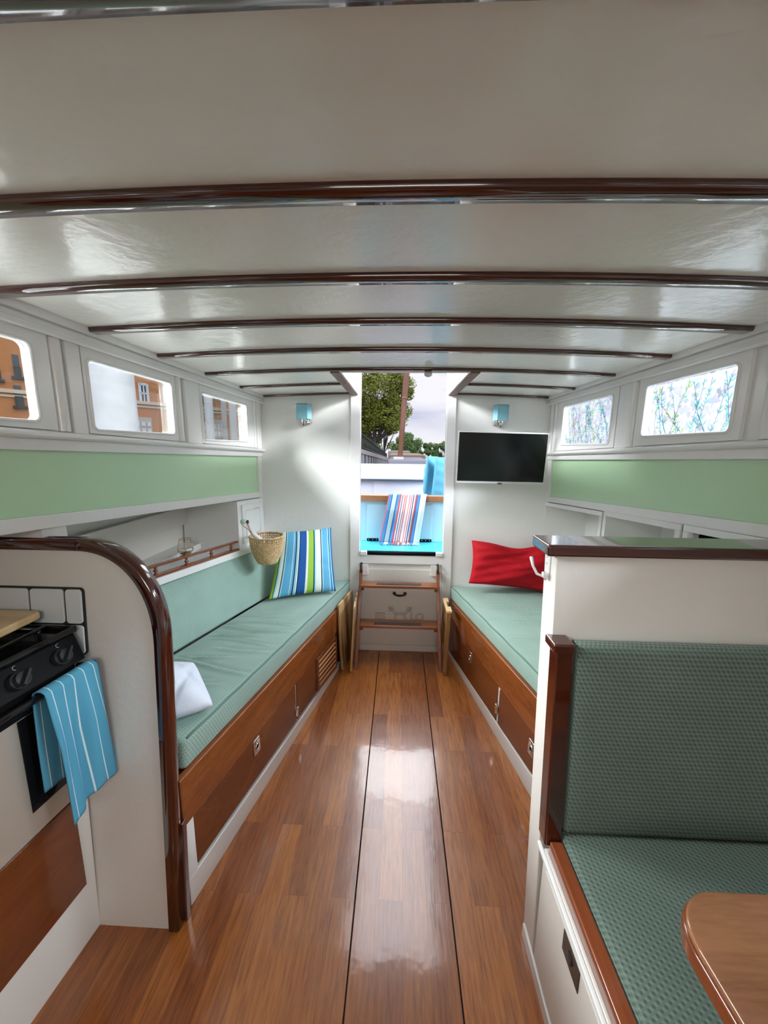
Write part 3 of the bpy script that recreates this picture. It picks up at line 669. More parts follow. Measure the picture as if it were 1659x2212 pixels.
# louvre vent
lv = MB(); fbox(lv, 1.885, 1.903, .080, .280, .080, .280, 0, .012); fbox(lv, 2.157, 2.175, .048, .262, .048, .262, 0, .012); fbox(lv, 1.903, 2.157, .080, .095, .050, .065, 0, .012); fbox(lv, 1.903, 2.157, .266, .280, .250, .264, 0, .012)
v_ = lv.build('vent_frame', M['mahogY'], st, bevel=.003)
for k in range(6):
    z = .101 + k*.0285; q = z - .026 + k*.002; mb = MB(); mb.hexa([fp(1.903, z, .006), fp(2.157, q, .006), fp(2.157, q, .012), fp(1.903, z, .012), fp(1.903, z + .009, .0022), fp(2.157, q + .009, .0022), fp(2.157, q + .0125, .006), fp(1.903, z + .0125, .006)])
    mb.build('slat', M['slatw'], v_, bevel=.001)
mb = MB(); fbox(mb, 1.90, 2.16, .085, .275, .055, .26, .001, .002); mb.build('vent_backing', M['blacks'], v_, smooth=False)

def ridges(seed, n, Lx, Wx, amp=.006, curve=.08, u0=.1, u1=.8):
    rnd = random.Random(seed); rs = [((u0 + (u1 - u0)*(k_ + rnd.uniform(.1, .9))/n)*Lx, rnd.uniform(.1, .5)*Wx, rnd.uniform(.5, .95)*Wx, rnd.uniform(.5, 1)*amp, rnd.uniform(.006, .013), rnd.uniform(-.3, 1)*curve) for k_ in range(n)]
    def f(u, v):
        h = 0
        for a, v0, v1, am, wd, cv in rs:
            if v0 - .06 < v < v1 + .06:
                w = max(0, min(1, min(v - v0 + .06, v1 + .06 - v)/.08)); q = (u - a - cv*(max(0, v - v0)/Wx)**1.6 - .02*math.sin(9*v + a*30))/wd
                h += am*w*(math.exp(-q*q) - .6*math.exp(-((q - 1.6)**2)))
        return h
    return f
# seat cushion
def seatf(u, v, w):
    y = .932 + u; t = v/.42
    zb = ztop(y) - .004 - 0.0
    a = Vector((fx(y) - .004, y + .07*(zb + w - .0), zb + w)); xb = -.969 + .26*(y - 1.455)
    b = Vector((xb - .005, a.y + .0, a.z)); return lerp(a, b, t)
cu = rbox('seat_cushion', M['fabric'], seatf, (1.545, .42, .100), .016, 230, 34, 3, None, ridges(3, 13, 1.545, .42, .012, .10, .05, .62), .006)
tag(cu, 'long sage teal patterned seat cushion on the left settee, creased in the middle', 'cushion', 'fitted settee cushions')
mb = MB(); mb.tube([seatf(.016 + 1.51*i/60, .004, .098 + .001*math.sin(i)) for i in range(61)], .0038, 8); mb.build('piping', M['welt'], cu)
# back cushion
def backf(u, v, w):
    t = u/1.36; bot = lerp(Vector((-1.115, .95, .556)), Vector((-.742, 2.36, .522)), t); top = lerp(Vector((-1.13, .98, .885)), Vector((-.888, 2.39, .800)), t)
    p = lerp(bot, top, v/.35); return p + Vector((-.965, .25, -.1))*(.055 - w)
def bdisp(u, v):
    h = 0
    for a, c, am in ((.35, .3, .006), (.43, .25, .007), (.52, .2, .005), (.24, .35, .005), (.62, .2, .004), (.15, .3, .005)):
        q = (u - a - .35*(v) + .04)/.012; h += am*math.exp(-q*q)*max(0, 1 - v/.17)
    return h
bc = rbox('back_cushion', M['fabric'], backf, (1.36, .35, .055), .015, 130, 30, 2, None, bdisp, .004)
tag(bc, 'sage teal patterned back cushion leaning along the left settee under the shelf', 'cushion', 'fitted settee cushions')
mb = MB(); mb.tube([backf(.014 + 1.33*i/40, .337, .053) for i in range(41)], .0035, 8); mb.build('piping', M['welt'], bc)
mb = MB(); mb.hexa([(-1.28, .94, .44), (-1.20, .94, .44), (-.90, 2.5, .42), (-1.28, 2.5, .42), (-1.28, .94, .85), (-1.19, .94, .85), (-.945, 2.5, .79), (-1.28, 2.5, .79)])
trim(mb, M['white'], 0)

# striped pillow
def S_(*a): return srgb(*a)
navy, blue, sky, whi, grn, aqua = S_(15, 45, 85), S_(35, 90, 160), S_(95, 170, 210), S_(225, 235, 225), S_(150, 195, 75), S_(165, 220, 225)
seq = [(0, grn), (.07, navy), (.085, aqua), (.11, whi), (.17, navy), (.185, aqua), (.205, sky), (.31, whi), (.317, sky), (.345, navy), (.36, aqua), (.375, sky), (.382, whi), (.395, navy), (.41, blue), (.50, whi), (.525, grn), (.60, navy), (.617, aqua), (.635, whi), (.71, navy), (.725, aqua), (.74, sky), (.85, whi), (.858, sky), (.885, navy), (.90, aqua), (.925, blue), (.975, grn)]
M['stripe'] = uvstripes('multicolour_stripe_canvas', seq)
def dent1(a, b, s): return .006*math.sin(5*b + 3*a)*abs(a) - .012*math.exp(-((b + .35 - .3*(1 - a))/.10)**2)*max(0, a)**1.5 - .008*math.exp(-((b - .15)/.08)**2)*max(0, a)**3 - .01*math.exp(-((b + .1)/.08)**2)*max(0, -a)**2
pcs = [at(580, 1296, z=.546), at(727, 1277, z=.542), at(716, 1139, y=2.475), at(604, 1150, y=2.36)]
pl_, _ = pillow('throw_pillow', M['stripe'], pcs, .14, 40, .055, dent1)
tag(pl_, 'square pillow with blue, green and white stripes at the end of the left settee', 'pillow')
# pale pillow behind the partition
q = [Vector((-.82, .965, .575)), Vector((-.612, 1.108, .575)), Vector((-.76, 1.26, .640)), Vector((-1.00, 1.10, .72))]
def dent2(a, b, s): return .006*math.sin(4*a + 2*b) + .006*math.sin(7*b - 3*a) - .012*math.exp(-((a - b*.6 - .5)/.07)**2) - .010*math.exp(-((a + b*.3 - .75)/.05)**2)
pw, _ = pillow('pillow', M['whitecloth'], q, .13, 30, .02, dent2, None, .05)
tag(pw, 'pale blue-white pillow lying on the left settee beside the curved partition', 'pillow')

# basket on the cupboard knob
bo = Vector(at(577, 1185, y=2.10)); bk = empty('basket', bo - Vector((0, 0, .09)), 'round woven bamboo basket hanging in front of the small cupboard', 'basket')
mb = MB(); nst = 44; H = .165; zb0 = bo.z - .085
def br_(t): return .052 + .043*(1 - max(0, 1 - t)**2.2)
def bpt(a, t, off=0): r_ = br_(t) + off; return Vector((bo.x + r_*math.cos(a), bo.y + r_*math.sin(a), zb0 + H*t))
rnd = random.Random(2)
for k in range(nst):    # vertical strips
    a = 2*math.pi*k/nst; w_ = .0035
    for i in range(12):
        t0, t1 = i/12, (i + 1)/12; o1 = .0012*(1 if (k + i) % 2 else -1)
        A, B = bpt(a, t0, -o1), bpt(a, t1, o1); tv = Vector((-math.sin(a), math.cos(a), 0))*w_; rv = Vector((math.cos(a), math.sin(a), 0))*.0012
        mb.hexa([A - tv, A + tv, A + tv + rv, A - tv + rv, B - tv, B + tv, B + tv + rv, B - tv + rv])
mb.build('wicker_stakes', M['basket'], bk, smooth=False)
mb = MB()
for i in range(26):     # horizontal weavers; open band near the rim
    t = .02 + i*.0385
    if t > .72 and i % 2: continue
    if t > .955: break
    pts = [bpt(2*math.pi*k/88, t, .0022*math.cos(math.pi*k/2*2 + i*math.pi)) for k in range(88)]
    mb.tube(pts, .0027, 5, closed=True)
mb.build('wicker_weave', M['basket'], bk)
mb = MB(); mb.tube([bpt(2*math.pi*k/40, .985, .001) for k in range(40)], .0055, 8, closed=True); mb.build('rim', M['basket'], bk)
mb = MB(); mb.lathe([(0, 0), (.05, 0), (.053, .006), (0, .008)], (bo.x, bo.y, zb0)); mb.build('base', M['basket'], bk)
mb = MB(); kn = cpt(2.155, .995, .022); e1 = bpt(math.pi*.95, .98); mb.tube([e1, lerp(e1, kn, .5) + Vector((0, 0, -.012)), kn], .0022, 6); mb.build('hanging_loop', M['basket'], bk)
# facial roller in the basket
rb = [at(562, 1158, y=2.08), at(542, 1149, y=2.06)]
fr = empty('massage_roller', rb[0], 'jade massage roller with white handle standing in the bamboo basket', 'massage roller')
mb = MB(); a, b = Vector(rb[0]) + Vector((.03, 0, -.05)), Vector(rb[1]); mb.tube([a, lerp(a, b, .4), lerp(a, b, .8), b], [.011, .014, .013, .008], 12); mb.build('handle', M['tvframe'], fr)
tip = [at(p[0], p[1], y=2.05) for p in ((543, 1150), (538, 1145), (528, 1138), (521, 1131), (520, 1127))]; mb = MB(); mb.tube(tip, .0018, 6)
tip2 = [at(p[0], p[1], y=2.05) for p in ((543, 1150), (538, 1138), (535, 1131), (531, 1126))]; mb.tube(tip2, .0018, 6); mb.build('wire_fork', M['copper'], fr)
mb = MB(); c0, c1 = tip[-1], tip2[-1]; c1 = Vector(c1) + Vector((0, 0, .0)); mb.tube([c0, lerp(c0, c1, .2), lerp(c0, c1, .5), lerp(c0, c1, .8), c1], [.006, .012, .014, .012, .006], 14); mb.build('stone_roller', M['jade'], fr)

# wire candle holders
def candle(name, o, mat, label, sc=1.0):
    e_ = empty(name, o, label, 'candle holder', 'wire lantern candle holders'); o = Vector(o)
    mb = MB(); n = 6
    P = lambda r, h, k: o + Vector((r*math.cos(2*math.pi*k/n), r*math.sin(2*math.pi*k/n), h))*sc
    for k in range(n): mb.tube([P(.028, .092, k), P(.040, .035, k), P(.026, .018, k)], .0013*sc, 5)
    for r_, h_ in ((.028, .092), (.040, .035), (.026, .018)): mb.tube([P(r_, h_, k) for k in range(n)], .0013*sc, 5, closed=True)
    mb.build('wire_cage', mat, e_)
    mb = MB(); mb.lathe([(.0, 0), (.030, 0), (.031, .004), (.022, .008), (.012, .012), (.024, .018), (.024, .022), (0, .022)], o, (0, 0, 1), 20); mb.build('foot', mat, e_)
candle('candle_holder', at(402, 1202, x=-1.075) * 1.0, M['brass'], 'brass wire candle holder behind the gallery rail on the left shelf', 1.0)

# ================================================================== RIGHT SETTEE
sr = empty('settee', (.8, 1.8, 0), 'varnished wood settee base with ring latches along the right side, partly behind the partition', 'settee')
def gp(y, z, d=0):
    n = Vector((-1.021, -.193, 0)).normalized(); return Vector((gx(y), y, z)) + n*d
def zt2(y): return .452 - .045*(y - 1.38)
y0, y1 = .985, 2.476
mb = MB(); mb.hexa([gp(y0, 0, -.02), (1.35, y0, 0), (1.35, y1, 0), gp(y1, 0, -.02), gp(y0, zt2(y0) - .012, -.02), (1.35, y0, zt2(y0) - .012), (1.35, y1, zt2(y1) - .012), gp(y1, zt2(y1) - .012, -.02)]); mb.build('body', M['oakD'], sr, smooth=False)
mb = MB(); fbox(mb, y0, y1, .29, zt2(y0), .27, zt2(y1), -.02, .004, gp); mb.build('fascia', M['oakY'], sr, bevel=.004)
mb = MB(); fbox(mb, y0, 2.48, 0, .118, 0, .030, -.02, .002, gp); mb.build('toe_kick', M['white'], sr, bevel=.002)
def dp2(ya, yb):
    mb = MB(); fbox(mb, ya, yb, .132 - .07*(ya - .985), .288, .132 - .07*(yb - .985), .270, -.02, .001, gp); return mb.build('door', M['oakD'], sr, bevel=.0015)
da, db = dp2(1.0, 1.685), dp2(1.705, 2.45)
mb = MB(); fbox(mb, 1.687, 1.703, .085, .28, .085, .28, -.018, -.003, gp); mb.build('door_gap', M['white'], sr, smooth=False)
flush_ring(gp, 2.06, .218, db); flush_ring(gp, 1.385, .215, da)
mb = MB(); p = gp(1.70, .155, .005); mb.lathe([(.0, -.026), (.006, -.026), (.006, .026), (0, .026)], p, (0, 0, 1), 10); mb.box(p.x - .004, p.x + .006, p.y - .012, p.y + .012, p.z - .018, p.z + .018); mb.build('hinge', M['chrome'], sr, bevel=.001)
def seatr(u, v, w):
    y = .99 + u; zb = zt2(y) - .004; a = Vector((gx(y) + .006, y + .07*(zb + w), zb + w)); b = Vector((1.10, a.y, a.z)); return lerp(a, b, v/.55)
rr = ridges(11, 18, 1.49, .55, .010, -.05, .15, .9)
cr_ = rbox('seat_cushion', M['fabric'], seatr, (1.487, .55, .093), .016, 210, 36, 3, None, rr, .006)
tag(cr_, 'sage teal seat cushion on the right settee below the television, with many cross creases', 'cushion', 'fitted settee cushions')
mb = MB(); mb.tube([seatr(.016 + 1.45*i/60, .004, .091 + .0015*math.sin(i*.7)) for i in range(61)], .0038, 8); mb.build('piping', M['welt'], cr_)
# red pillow
def dent3(a, b, s): return .014*math.sin(3.2*(a*1.2 - b)) + .009*math.sin(9*(a*.6 + b*.8)) + .005*math.sin(17*(a*.5 - b*.9)) - .018*math.exp(-((a - .35)/.22)**2)*max(0, b)**2
rq = [at(1012, 1260, y=2.37), at(1195, 1281, y=2.37), at(1205, 1172, y=2.455), at(1019, 1167, y=2.455)]
pr_, g_ = pillow('throw_pillow', M['red'], rq, .15, 30, .06, dent3)
for v in pr_.data.vertices:      # slack top edge sags between its two corners
    a = (v.co.x - rq[0].x)/(rq[1].x - rq[0].x); b = (v.co.z - rq[0].z)/(rq[2].z - rq[0].z)
    if b > .3: v.co.z -= .040*((b - .3)/.7)*math.exp(-((a - .60)/.27)**2)
tag(pr_, 'bright red slack pillow leaning on the bulkhead under the television', 'pillow')

# right wall: row of open cubbies
for k, (ya, yb, za, zb_) in enumerate(((1.845, 2.575, 1.150, 1.092), (1.335, 1.832, 1.192, 1.156), (.84, 1.322, 1.228, 1.194))):
    cu_ = empty('wall_cubby', (1.1, (ya + yb)/2, .84), ['open white wall cubby beside the television bulkhead, two wire candle holders before it', 'middle open white wall cubby over the right partition cap', 'open white wall cubby holding a black bag, nearest of the right row'][k], 'cubby', 'open wall cubbies on the right')
    mb = MB(); X0 = 1.012; fr_ = .024
    def cp(y, z, x): return Vector((x, y, z))
    def zz(y): return lerp(za, zb_, (y - ya)/(yb - ya))
    def bar(y_0, y_1, zl0, zh0, zl1, zh1, x0=1.008, x1=1.03): mb.hexa([(x0, y_0, zl0), (x1, y_0, zl0), (x1, y_1, zl1), (x0, y_1, zl1), (x0, y_0, zh0), (x1, y_0, zh0), (x1, y_1, zh1), (x0, y_1, zh1)])
    bar(ya, yb, za - fr_, za, zb_ - fr_, zb_); bar(ya, ya + fr_, .86, za - fr_, .86, zz(ya + fr_) - fr_); bar(yb - fr_, yb, .86, zz(yb - fr_) - fr_, .86, zb_ - fr_); bar(ya, yb, .84, .862, .84, .862)
    mb.build('face_frame', M['white'], cu_, bevel=.002)
    mb = MB()
    mb.box(1.29, 1.30, ya, yb, .84, 1.2); mb.box(1.03, 1.29, ya, ya + .008, .84, za); mb.box(1.03, 1.29, yb - .008, yb, .84, zb_); mb.box(1.03, 1.29, ya, yb, .84, .85)
    mb.hexa([(1.03, ya, za - .01), (1.29, ya, za - .01), (1.29, yb, zb_ - .01), (1.03, yb, zb_ - .01), (1.03, ya, za), (1.29, ya, za), (1.29, yb, zb_), (1.03, yb, zb_)])
    mb.build('box', M['wallw'], cu_, smooth=False)
mb = MB(); mb.box(.93, 1.35, .95, 2.50, .825, .8395); o = mb.build('wall_shelf', M['white'], bevel=.003); tag(o, 'white shelf under the open cubbies on the right wall', 'shelf')
mb = MB(); mb.box(1.10, 1.35, .99, 2.50, .40, .825); trim(mb, M['white'], 0)
candle('candle_holder', (.97, 2.135, .84), M['copper'], 'copper wire candle holder showing its top above the right partition, nearer the bulkhead', .98)
candle('candle_holder', (.97, 1.905, .84), M['copper'], 'copper wire candle holder with only its rim above the right partition cap', .93)
bg_c = at(1552, 1165, x=1.15)
o = rbox('bag', M['blacks'], lambda u, v, w: Vector((1.06 + v, bg_c.y - .10 + u, .863 + w)), (.20, .16, .325), .035, 8, 6, 8)
tag(o, 'black soft bag standing in the nearest right wall cubby', 'bag')

# ================================================================== GALLEY PARTITION (LEFT)
pt = empty('partition', (-.9, .88, 0), 'cream galley partition with curved dark mahogany capping on the left', 'partition')
outer = [(-1.33, 1.180)] + [(-.875, 1.180)]
cxp, czp, rx_, rz_ = -.877, .90, .222, .280
for i in range(0, 25):
    a = R(90 - 90*i/24); outer.append((cxp + rx_*math.cos(a)**.92 if math.cos(a) > 0 else cxp, czp + rz_*math.sin(a)**.92 if math.sin(a) > 0 else czp))
outer += [(-.655, .6), (-.655, .3), (-.655, 0.0)]
mb = MB(PL); mb.prism([(x, 0, z) for x, z in outer] + [(-1.33, 0, 0)], (0, -.030, 0)); mb.build('panel', M['cream'], pt, smooth=False)
path = []
for x, z in outer: path.append(Vector((x, -.013, z)))
def pframe(i):
    a = path[max(0, i - 1)]; b = path[min(len(path) - 1, i + 1)]; t = (b - a).normalized(); n = Vector((-t.z, 0, t.x)); 
    if n.x + n.z < 0: n = -n
    return n, Vector((0, 1, 0))
prof = [(-.016, .020), (-.016, .0135), (-.0005, .0135), (-.0005, -.0165), (-.016, -.0165), (-.016, -.024), (.008, -.024), (.014, -.019), (.016, -.010), (.016, .006), (.014, .015), (.008, .020)]
mb = MB(PL); mb.sweep(path, pframe, prof[::1]); mb.build('capping', M['mahog'], pt, bevel=0)
mb = MB(PL); mb.box(-.648, -.630, -.042, -.020, 0, .33); mb.build('post_block', M['mahog'], pt, bevel=.003)
# tiles on the partition
ti = empty('tile_splashback', (-1.0, .93, .95), 'row of white glazed tiles with black grout on the galley partition', 'splashback')
mb = MB(PL); mb.prism([(x, .0005, z) for x, z in rrect(-1.32, -.864, .868, 1.060, .012)], (0, .005, 0)); mb.build('grout', M['grout'], ti, smooth=False)
for a, b in ((-1.32, -1.232), (-1.2255, -1.126), (-1.1195, -1.0205), (-1.0145, -.9195), (-.9135, -.8685)):
    mb = MB(PL); mb.prism([(x, .004, z) for x, z in rrect(a, b, .9595, 1.056, .009)], (0, .006, 0)); mb.build('tile', M['tile'], ti, bevel=.0015)
    mb = MB(PL); mb.prism([(x, .004, z) for x, z in rrect(a, b, .872, .9535, .009)], (0, .006, 0)); mb.build('tile', M['tile'], ti, bevel=.0015)

# ---- galley cabinet
def kx(y): return -.886 - .09*(.87 - y)
def kp(y, z, d=0): return Vector((kx(y) + d, y, z))
gc = empty('galley_cabinet', (-1.1, .3, 0), 'white galley base cabinet with a varnished lower panel under the cooker', 'cabinet')
ya, yb = -.9, .868
mb = MB(); mb.hexa([(-1.34, ya, 0), kp(ya, 0, -.004), kp(yb, 0, -.004), (-1.34, yb, 0), (-1.34, ya, .488), kp(ya, .488, -.004), kp(yb + .02, .488, -.004), (-1.34, yb + .02, .488)]); mb.build('body', M['cream'], gc, bevel=.002)
mb = MB(); fbox(mb, ya, .842, .19, .478, .19, .478, -.003, .003, kp); mb.build('panel', M['oakD'], gc, bevel=.002)
mb = MB(); fbox(mb, -.9, .18, .488, .94, .488, .94, -.30, 0, kp); mb.build('upper_cabinet', M['cream'], gc, bevel=.002)

# ---- cooker
sv = empty('cooker', (-1.05, .66, .49), 'black enamel galley cooker with round knobs and polished oven door', 'cooker')
y0s, y1s = .20, .905
def sp_(y, z, d=0): return Vector((-.886 - .10*(.9 - y) + d, y + .0*z, z))
mb = MB(); mb.hexa([(-1.33, y0s, .49), sp_(y0s, .49, 0), sp_(.875, .49, 0), (-1.33, .875, .49), (-1.33, y0s, .88), sp_(y0s, .88, 0), sp_(y1s, .88, 0), (-1.33, y1s, .88)]); mb.build('oven_body', M['blacks'], sv, bevel=.004)
mb = MB()   # fascia block sloping outward to its lower edge
mb.hexa([(-1.33, y0s, .88), sp_(y0s, .878, .045), sp_(y1s - .012, .878, .045), (-1.33, y1s - .012, .88), (-1.33, y0s, .944), sp_(y0s, .944, .008), sp_(y1s, .944, .008), (-1.33, y1s, .944)])
mb.build('fascia', M['blacks'], sv, bevel=.004)
mb = MB()   # hob: rolled rim and sunken pan
for a, b in ((sp_(y0s, .952, .004), sp_(y1s + .006, .952, .004)), (sp_(y1s + .006, .952, .004), Vector((-1.32, y1s + .006, .952)))): mb.tube([a, lerp(a, b, .5), b], .009, 10)
mb.hexa([(-1.33, y0s, .940), sp_(y0s, .940, .0), sp_(y1s, .940, .0), (-1.33, y1s, .940), (-1.33, y0s, .948), sp_(y0s, .948, .0), sp_(y1s, .948, .0), (-1.33, y1s, .948)])
hb = mb.build('hob', M['black'], sv, bevel=.002)
for cy, cx2 in ((.80, -1.02), (.55, -1.03), (.80, -1.22), (.55, -1.22)):
    mb = MB(); mb.lathe([(.0, 0), (.034, 0), (.034, .012), (.024, .016), (0, .016)], (cx2, cy, .948)); mb.build('burner', M['blacks'], hb)
mb = MB()
for k in range(5): mb.tube([(-1.30, .30 + .14*k, .975), (-.93, .30 + .14*k, .975)], .004, 8)
mb.tube([(-1.30, .28, .975), (-1.30, .88, .975)], .004, 8); mb.tube([(-.93, .28, .975), (-.93, .88, .975)], .004, 8)
for a, b in ((-1.3, .3), (-1.3, .86), (-.93, .3), (-.93, .86)): mb.tube([(a, b, .948), (a, b, .975)], .004, 8)
mb.build('pan_grate', M['black'], sv)
mb = MB(); fbox(mb, y0s, .875, .815, .872, .815, .872, 0, .030, sp_); fbox(mb, y0s, .868, .822, .836, .822, .836, .03, .034, sp_); mb.build('oven_door_top', M['blacks'], sv, bevel=.004)
mb = MB(); fbox(mb, y0s, .862, .492, .813, .492, .813, 0, .018, sp_); od = mb.build('oven_door', M['ovend'], sv, bevel=.004)
mb = MB(); fbox(mb, .735, .860, .555, .806, .555, .806, .018, .0195, sp_); mb.build('door_shadow_patch', M['black'], od, bevel=.0005)  # dark inset painting the towel's shadow and reflection onto the door
mb = MB(); a, b = sp_(y0s, .862, .062), sp_(.895, .862, .062); mb.tube([a, lerp(a, b, .5), b], .0095, 12)
for yy in (.23, .892): mb.tube([sp_(yy, .855, .02), sp_(yy, .862, .062)], .008, 8)
mb.build('door_handle', M['black'], sv)
fn_ = Vector((.066, 0, .037)).normalized()
for yy in (.842, .742, .61, .48, .35):
    c = lerp(sp_(yy, .878, .045), sp_(yy, .944, .008), .45); mb = MB()
    mb.lathe([(0, -.002), (.021, -.002), (.021, .010), (.019, .012), (.0175, .012), (.0165, .022), (0, .024)], c, fn_, 26)
    g = fn_.cross(Vector((0, 1, 0))).normalized(); dv = (Vector((0, 1, 0))*.75 + g*.65).normalized(); nv = fn_.cross(dv)
    mb.hexa([c + fn_*.02 + dv*.021 + nv*.005, c + fn_*.02 + dv*.021 - nv*.005, c + fn_*.02 - dv*.021 - nv*.005, c + fn_*.02 - dv*.021 + nv*.005, c + fn_*.034 + dv*.019 + nv*.003, c + fn_*.034 + dv*.019 - nv*.003, c + fn_*.034 - dv*.019 - nv*.003, c + fn_*.034 - dv*.019 + nv*.003])
    kb = mb.build('knob', M['knob'], sv, bevel=.0012)
    mb = MB(); w = c - fn_.cross(Vector((0, 1, 0)))*-.030 + Vector((0, .012, 0)); e2 = fn_*.0008
    mb.tube([w + Vector((0, .005*math.cos(t), 0)) + fn_.cross(Vector((0, 1, 0)))*.005*math.sin(t) + e2 for t in [2*math.pi*i/12 for i in range(10)]], .0006, 5)
    mb.build('flame_mark', M['rope'], kb)
# towel over the handle
def towel():
    n, m = 40, 70; bm = bmesh.new(); uvl = bm.loops.layers.uv.new('UVMap'); g = {}
    for i in range(n + 1):
        s_ = i/n; y = lerp(.752, .888, s_)
        hx = sp_(y, 0, .062).x; zt = .862 + .0125; fl = lerp(.345, .365, s_) ; bl_ = .26
        for j in range(m + 1):
            t = j/m
            L1, arc = bl_, .042; tot = L1 + arc + fl; q = t*tot
            if q < L1: x = hx - .0125 - .004; z = .862 - (L1 - q); k_ = (L1 - q)
            elif q < L1 + arc: a = math.pi*(q - L1)/arc; x = hx - .0125*math.cos(a) - .004*math.cos(a); z = .862 + .0135*math.sin(a); k_ = 0
            else: k_ = q - L1 - arc; x = hx + .0165; z = .862 - k_
            spread = 1 + .30*k_*(1 if q > L1 + arc else -.2); yy = .82 + (y - .82)*spread + (.012*k_*3 if q > L1 + arc else -.02*k_)
            x += (.010*math.sin(s_*9 + 1.0) + .004*math.sin(s_*21 + k_*8))*min(1, k_*7)*(1 if q > L1 else -.3)
            if q > L1 + arc: x += .02*k_; z += .055*max(0, .5 - s_)*0 + (.10*(s_ - .35))*(k_/fl)**3*.6
            g[i, j] = bm.verts.new((x, yy, z))
    for i in range(n):
        for j in range(m):
            f_ = bm.faces.new([g[i, j], g[i + 1, j], g[i + 1, j + 1], g[i, j + 1]])
            for l, (a, b) in zip(f_.loops, ((i, j), (i + 1, j), (i + 1, j + 1), (i, j + 1))): l[uvl].uv = (a/n, b/m)
    me = bpy.data.meshes.new('tea_towel'); bm.to_mesh(me); bm.free()
    tb, tw = srgb(82, 150, 178), srgb(200, 220, 222); st_ = [(0, tb)]
    for k in range(5): p = .10 + k*.2; st_ += [(p, tw), (p + .016, tb)]
    st_.append((1.0, tb))
    o = link('tea_towel', me, uvstripes('blue_towel_with_white_pinstripes', st_, .9)); md = o.modifiers.new('thick', 'SOLIDIFY'); md.thickness = .003; md.offset = 0
    return tag(o, 'blue tea towel with thin white stripes folded over the cooker handle', 'towel')
towel()
# cutting board above the hob
mb = MB(); lp = [at(81, 1316, z=1.004), at(76, 1312, z=1.004)]
P1 = Vector((-.967, .906, 1.004)); dx = Vector((-.045, -.105, 0)).normalized(); 
poly = [P1, P1 + Vector((-.012, .006, 0)), P1 + Vector((-.32, .008, 0)), P1 + Vector((-.36, -.40, 0)), P1 + Vector((.012, -.40, 0)), P1 + Vector((.004, -.012, 0))]
mb.prism(poly, (0, 0, -.022)); o = mb.build('cutting_board', M['bamboo'], bevel=.006); tag(o, 'pale bamboo cutting board resting over the cooker pan grate', 'cutting board')
for px_ in ((-1.25, .55), (-1.0, .55), (-1.25, .86), (-1.02, .86)):
    mb = MB(); mb.lathe([(.012, 0), (.012, .0035)], (px_[0], px_[1], .979)); mb.build('foot', M['rubber'], o)

# ================================================================== RIGHT PARTITION + DINETTE
pr = empty('partition', (.8, .87, 0), 'cream half-height partition with dark varnished flat cap on the right', 'partition')
mb = MB(PR); mb.box(.403, 1.42, -.075, 0, 0, 1.186); mb.build('panel', M['cream'], pr, bevel=.003)
mb = MB(PR); mb.box(.374, 1.42, -.098, .018, 1.186, 1.216); mb.build('capping', M['mahog'], pr, bevel=.007, seg=3)
mb = MB(PR); mb.box(.398, .441, 0, .046, .425, .970); mb.box(.388, .441, -.008, .052, .955, .978); mb.build('bench_post', M['mahog'], pr, bevel=.005)
# hook
hk = empty('coat_hook', (.40, .965, 1.17), 'white double coat hook screwed to the end of the right partition', 'hook')
mb = MB(); mb.prism([(.4025, y, z) for y, z in rrect(.950, .978, 1.115, 1.180, .006)], (-.004, 0, 0)); mb.build('back_plate', M['winw'], hk, bevel=.0015)
mb = MB(); mb.tube([(.399, .964, 1.128), (.388, .964, 1.116), (.374, .964, 1.122), (.362, .964, 1.144), (.356, .964, 1.168)], [.004, .004, .0036, .0036, .005], 10)
mb.tube([(.399, .957, 1.126), (.392, .952, 1.112), (.386, .948, 1.122), (.384, .946, 1.132)], [.0045, .0045, .004, .005], 10); mb.build('prong', M['winw'], hk)
for z in (1.152, 1.170): MB().lathe([(0, 0), (.003, 0), (.002, .002), (0, .002)], (.3985, .964, z), (-1, 0, 0), 10).build('screw', M['chrome'], hk)
# bench
bn = empty('bench', (.8, .3, 0), 'white panelled dinette bench with mahogany edging on the right', 'bench')
mb = MB(); mb.box(.404, 1.33, .36, .835, 0, .405); mb.build('body', M['cream'], bn, bevel=.002)
mb = MB(); mb.box(.394, .404, .36, .858, .388, .402); mb.build('batten', M['winw'], bn, bevel=.003)
mb = MB(); mb.box(.396, .404, .36, .905, 0, .045); mb.build('base_moulding', M['white'], bn, bevel=.003)
dr = MB(); dr.box(.3985, .404, .40, .805, .058, .372); dd_ = dr.build('door', M['cream'], bn, bevel=.001)
mb = MB(); mb.box(.4032, .4037, .805, .811, .056, .374); mb.box(.4032, .4037, .40, .811, .052, .058); mb.build('door_gap', M['brown'], bn, smooth=False)
mb = MB(); mb.box(.3965, .3987, .615, .690, .312, .368); q = mb.build('flush_latch', M['bronze'], dd_, bevel=.001); q['label'] = 'dark bronze flush latch'
mb = MB(); mb.lathe([(.006, 0), (.012, 0), (.012, .0015), (.006, .0015)], (.3965, .655, .34), (-1, 0, 0), 16); mb.build('latch_ring', M['knob'], dd_)
mb = MB(); mb.box(.408, .443, .36, .822, .405, .446); mb.build('edging', M['mahogY'], bn, bevel=.006)
o = rbox('bench_cushion', M['fabric_shaded'], lambda u, v, w: Vector((.4445 + v, .365 + u, .406 + w)), (.485, .88, .050), .014, 30, 24, 2, None, None, .004); tag(o, 'shade-darkened teal patterned seat cushion on the dinette bench at the right', 'cushion')
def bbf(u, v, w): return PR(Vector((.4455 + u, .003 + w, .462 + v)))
o = rbox('bench_back_cushion', M['fabric_shaded'], bbf, (.88, .510, .042), .013, 30, 24, 2, None, None, .006); tag(o, 'shade-darkened teal patterned upright back cushion against the right partition', 'cushion')
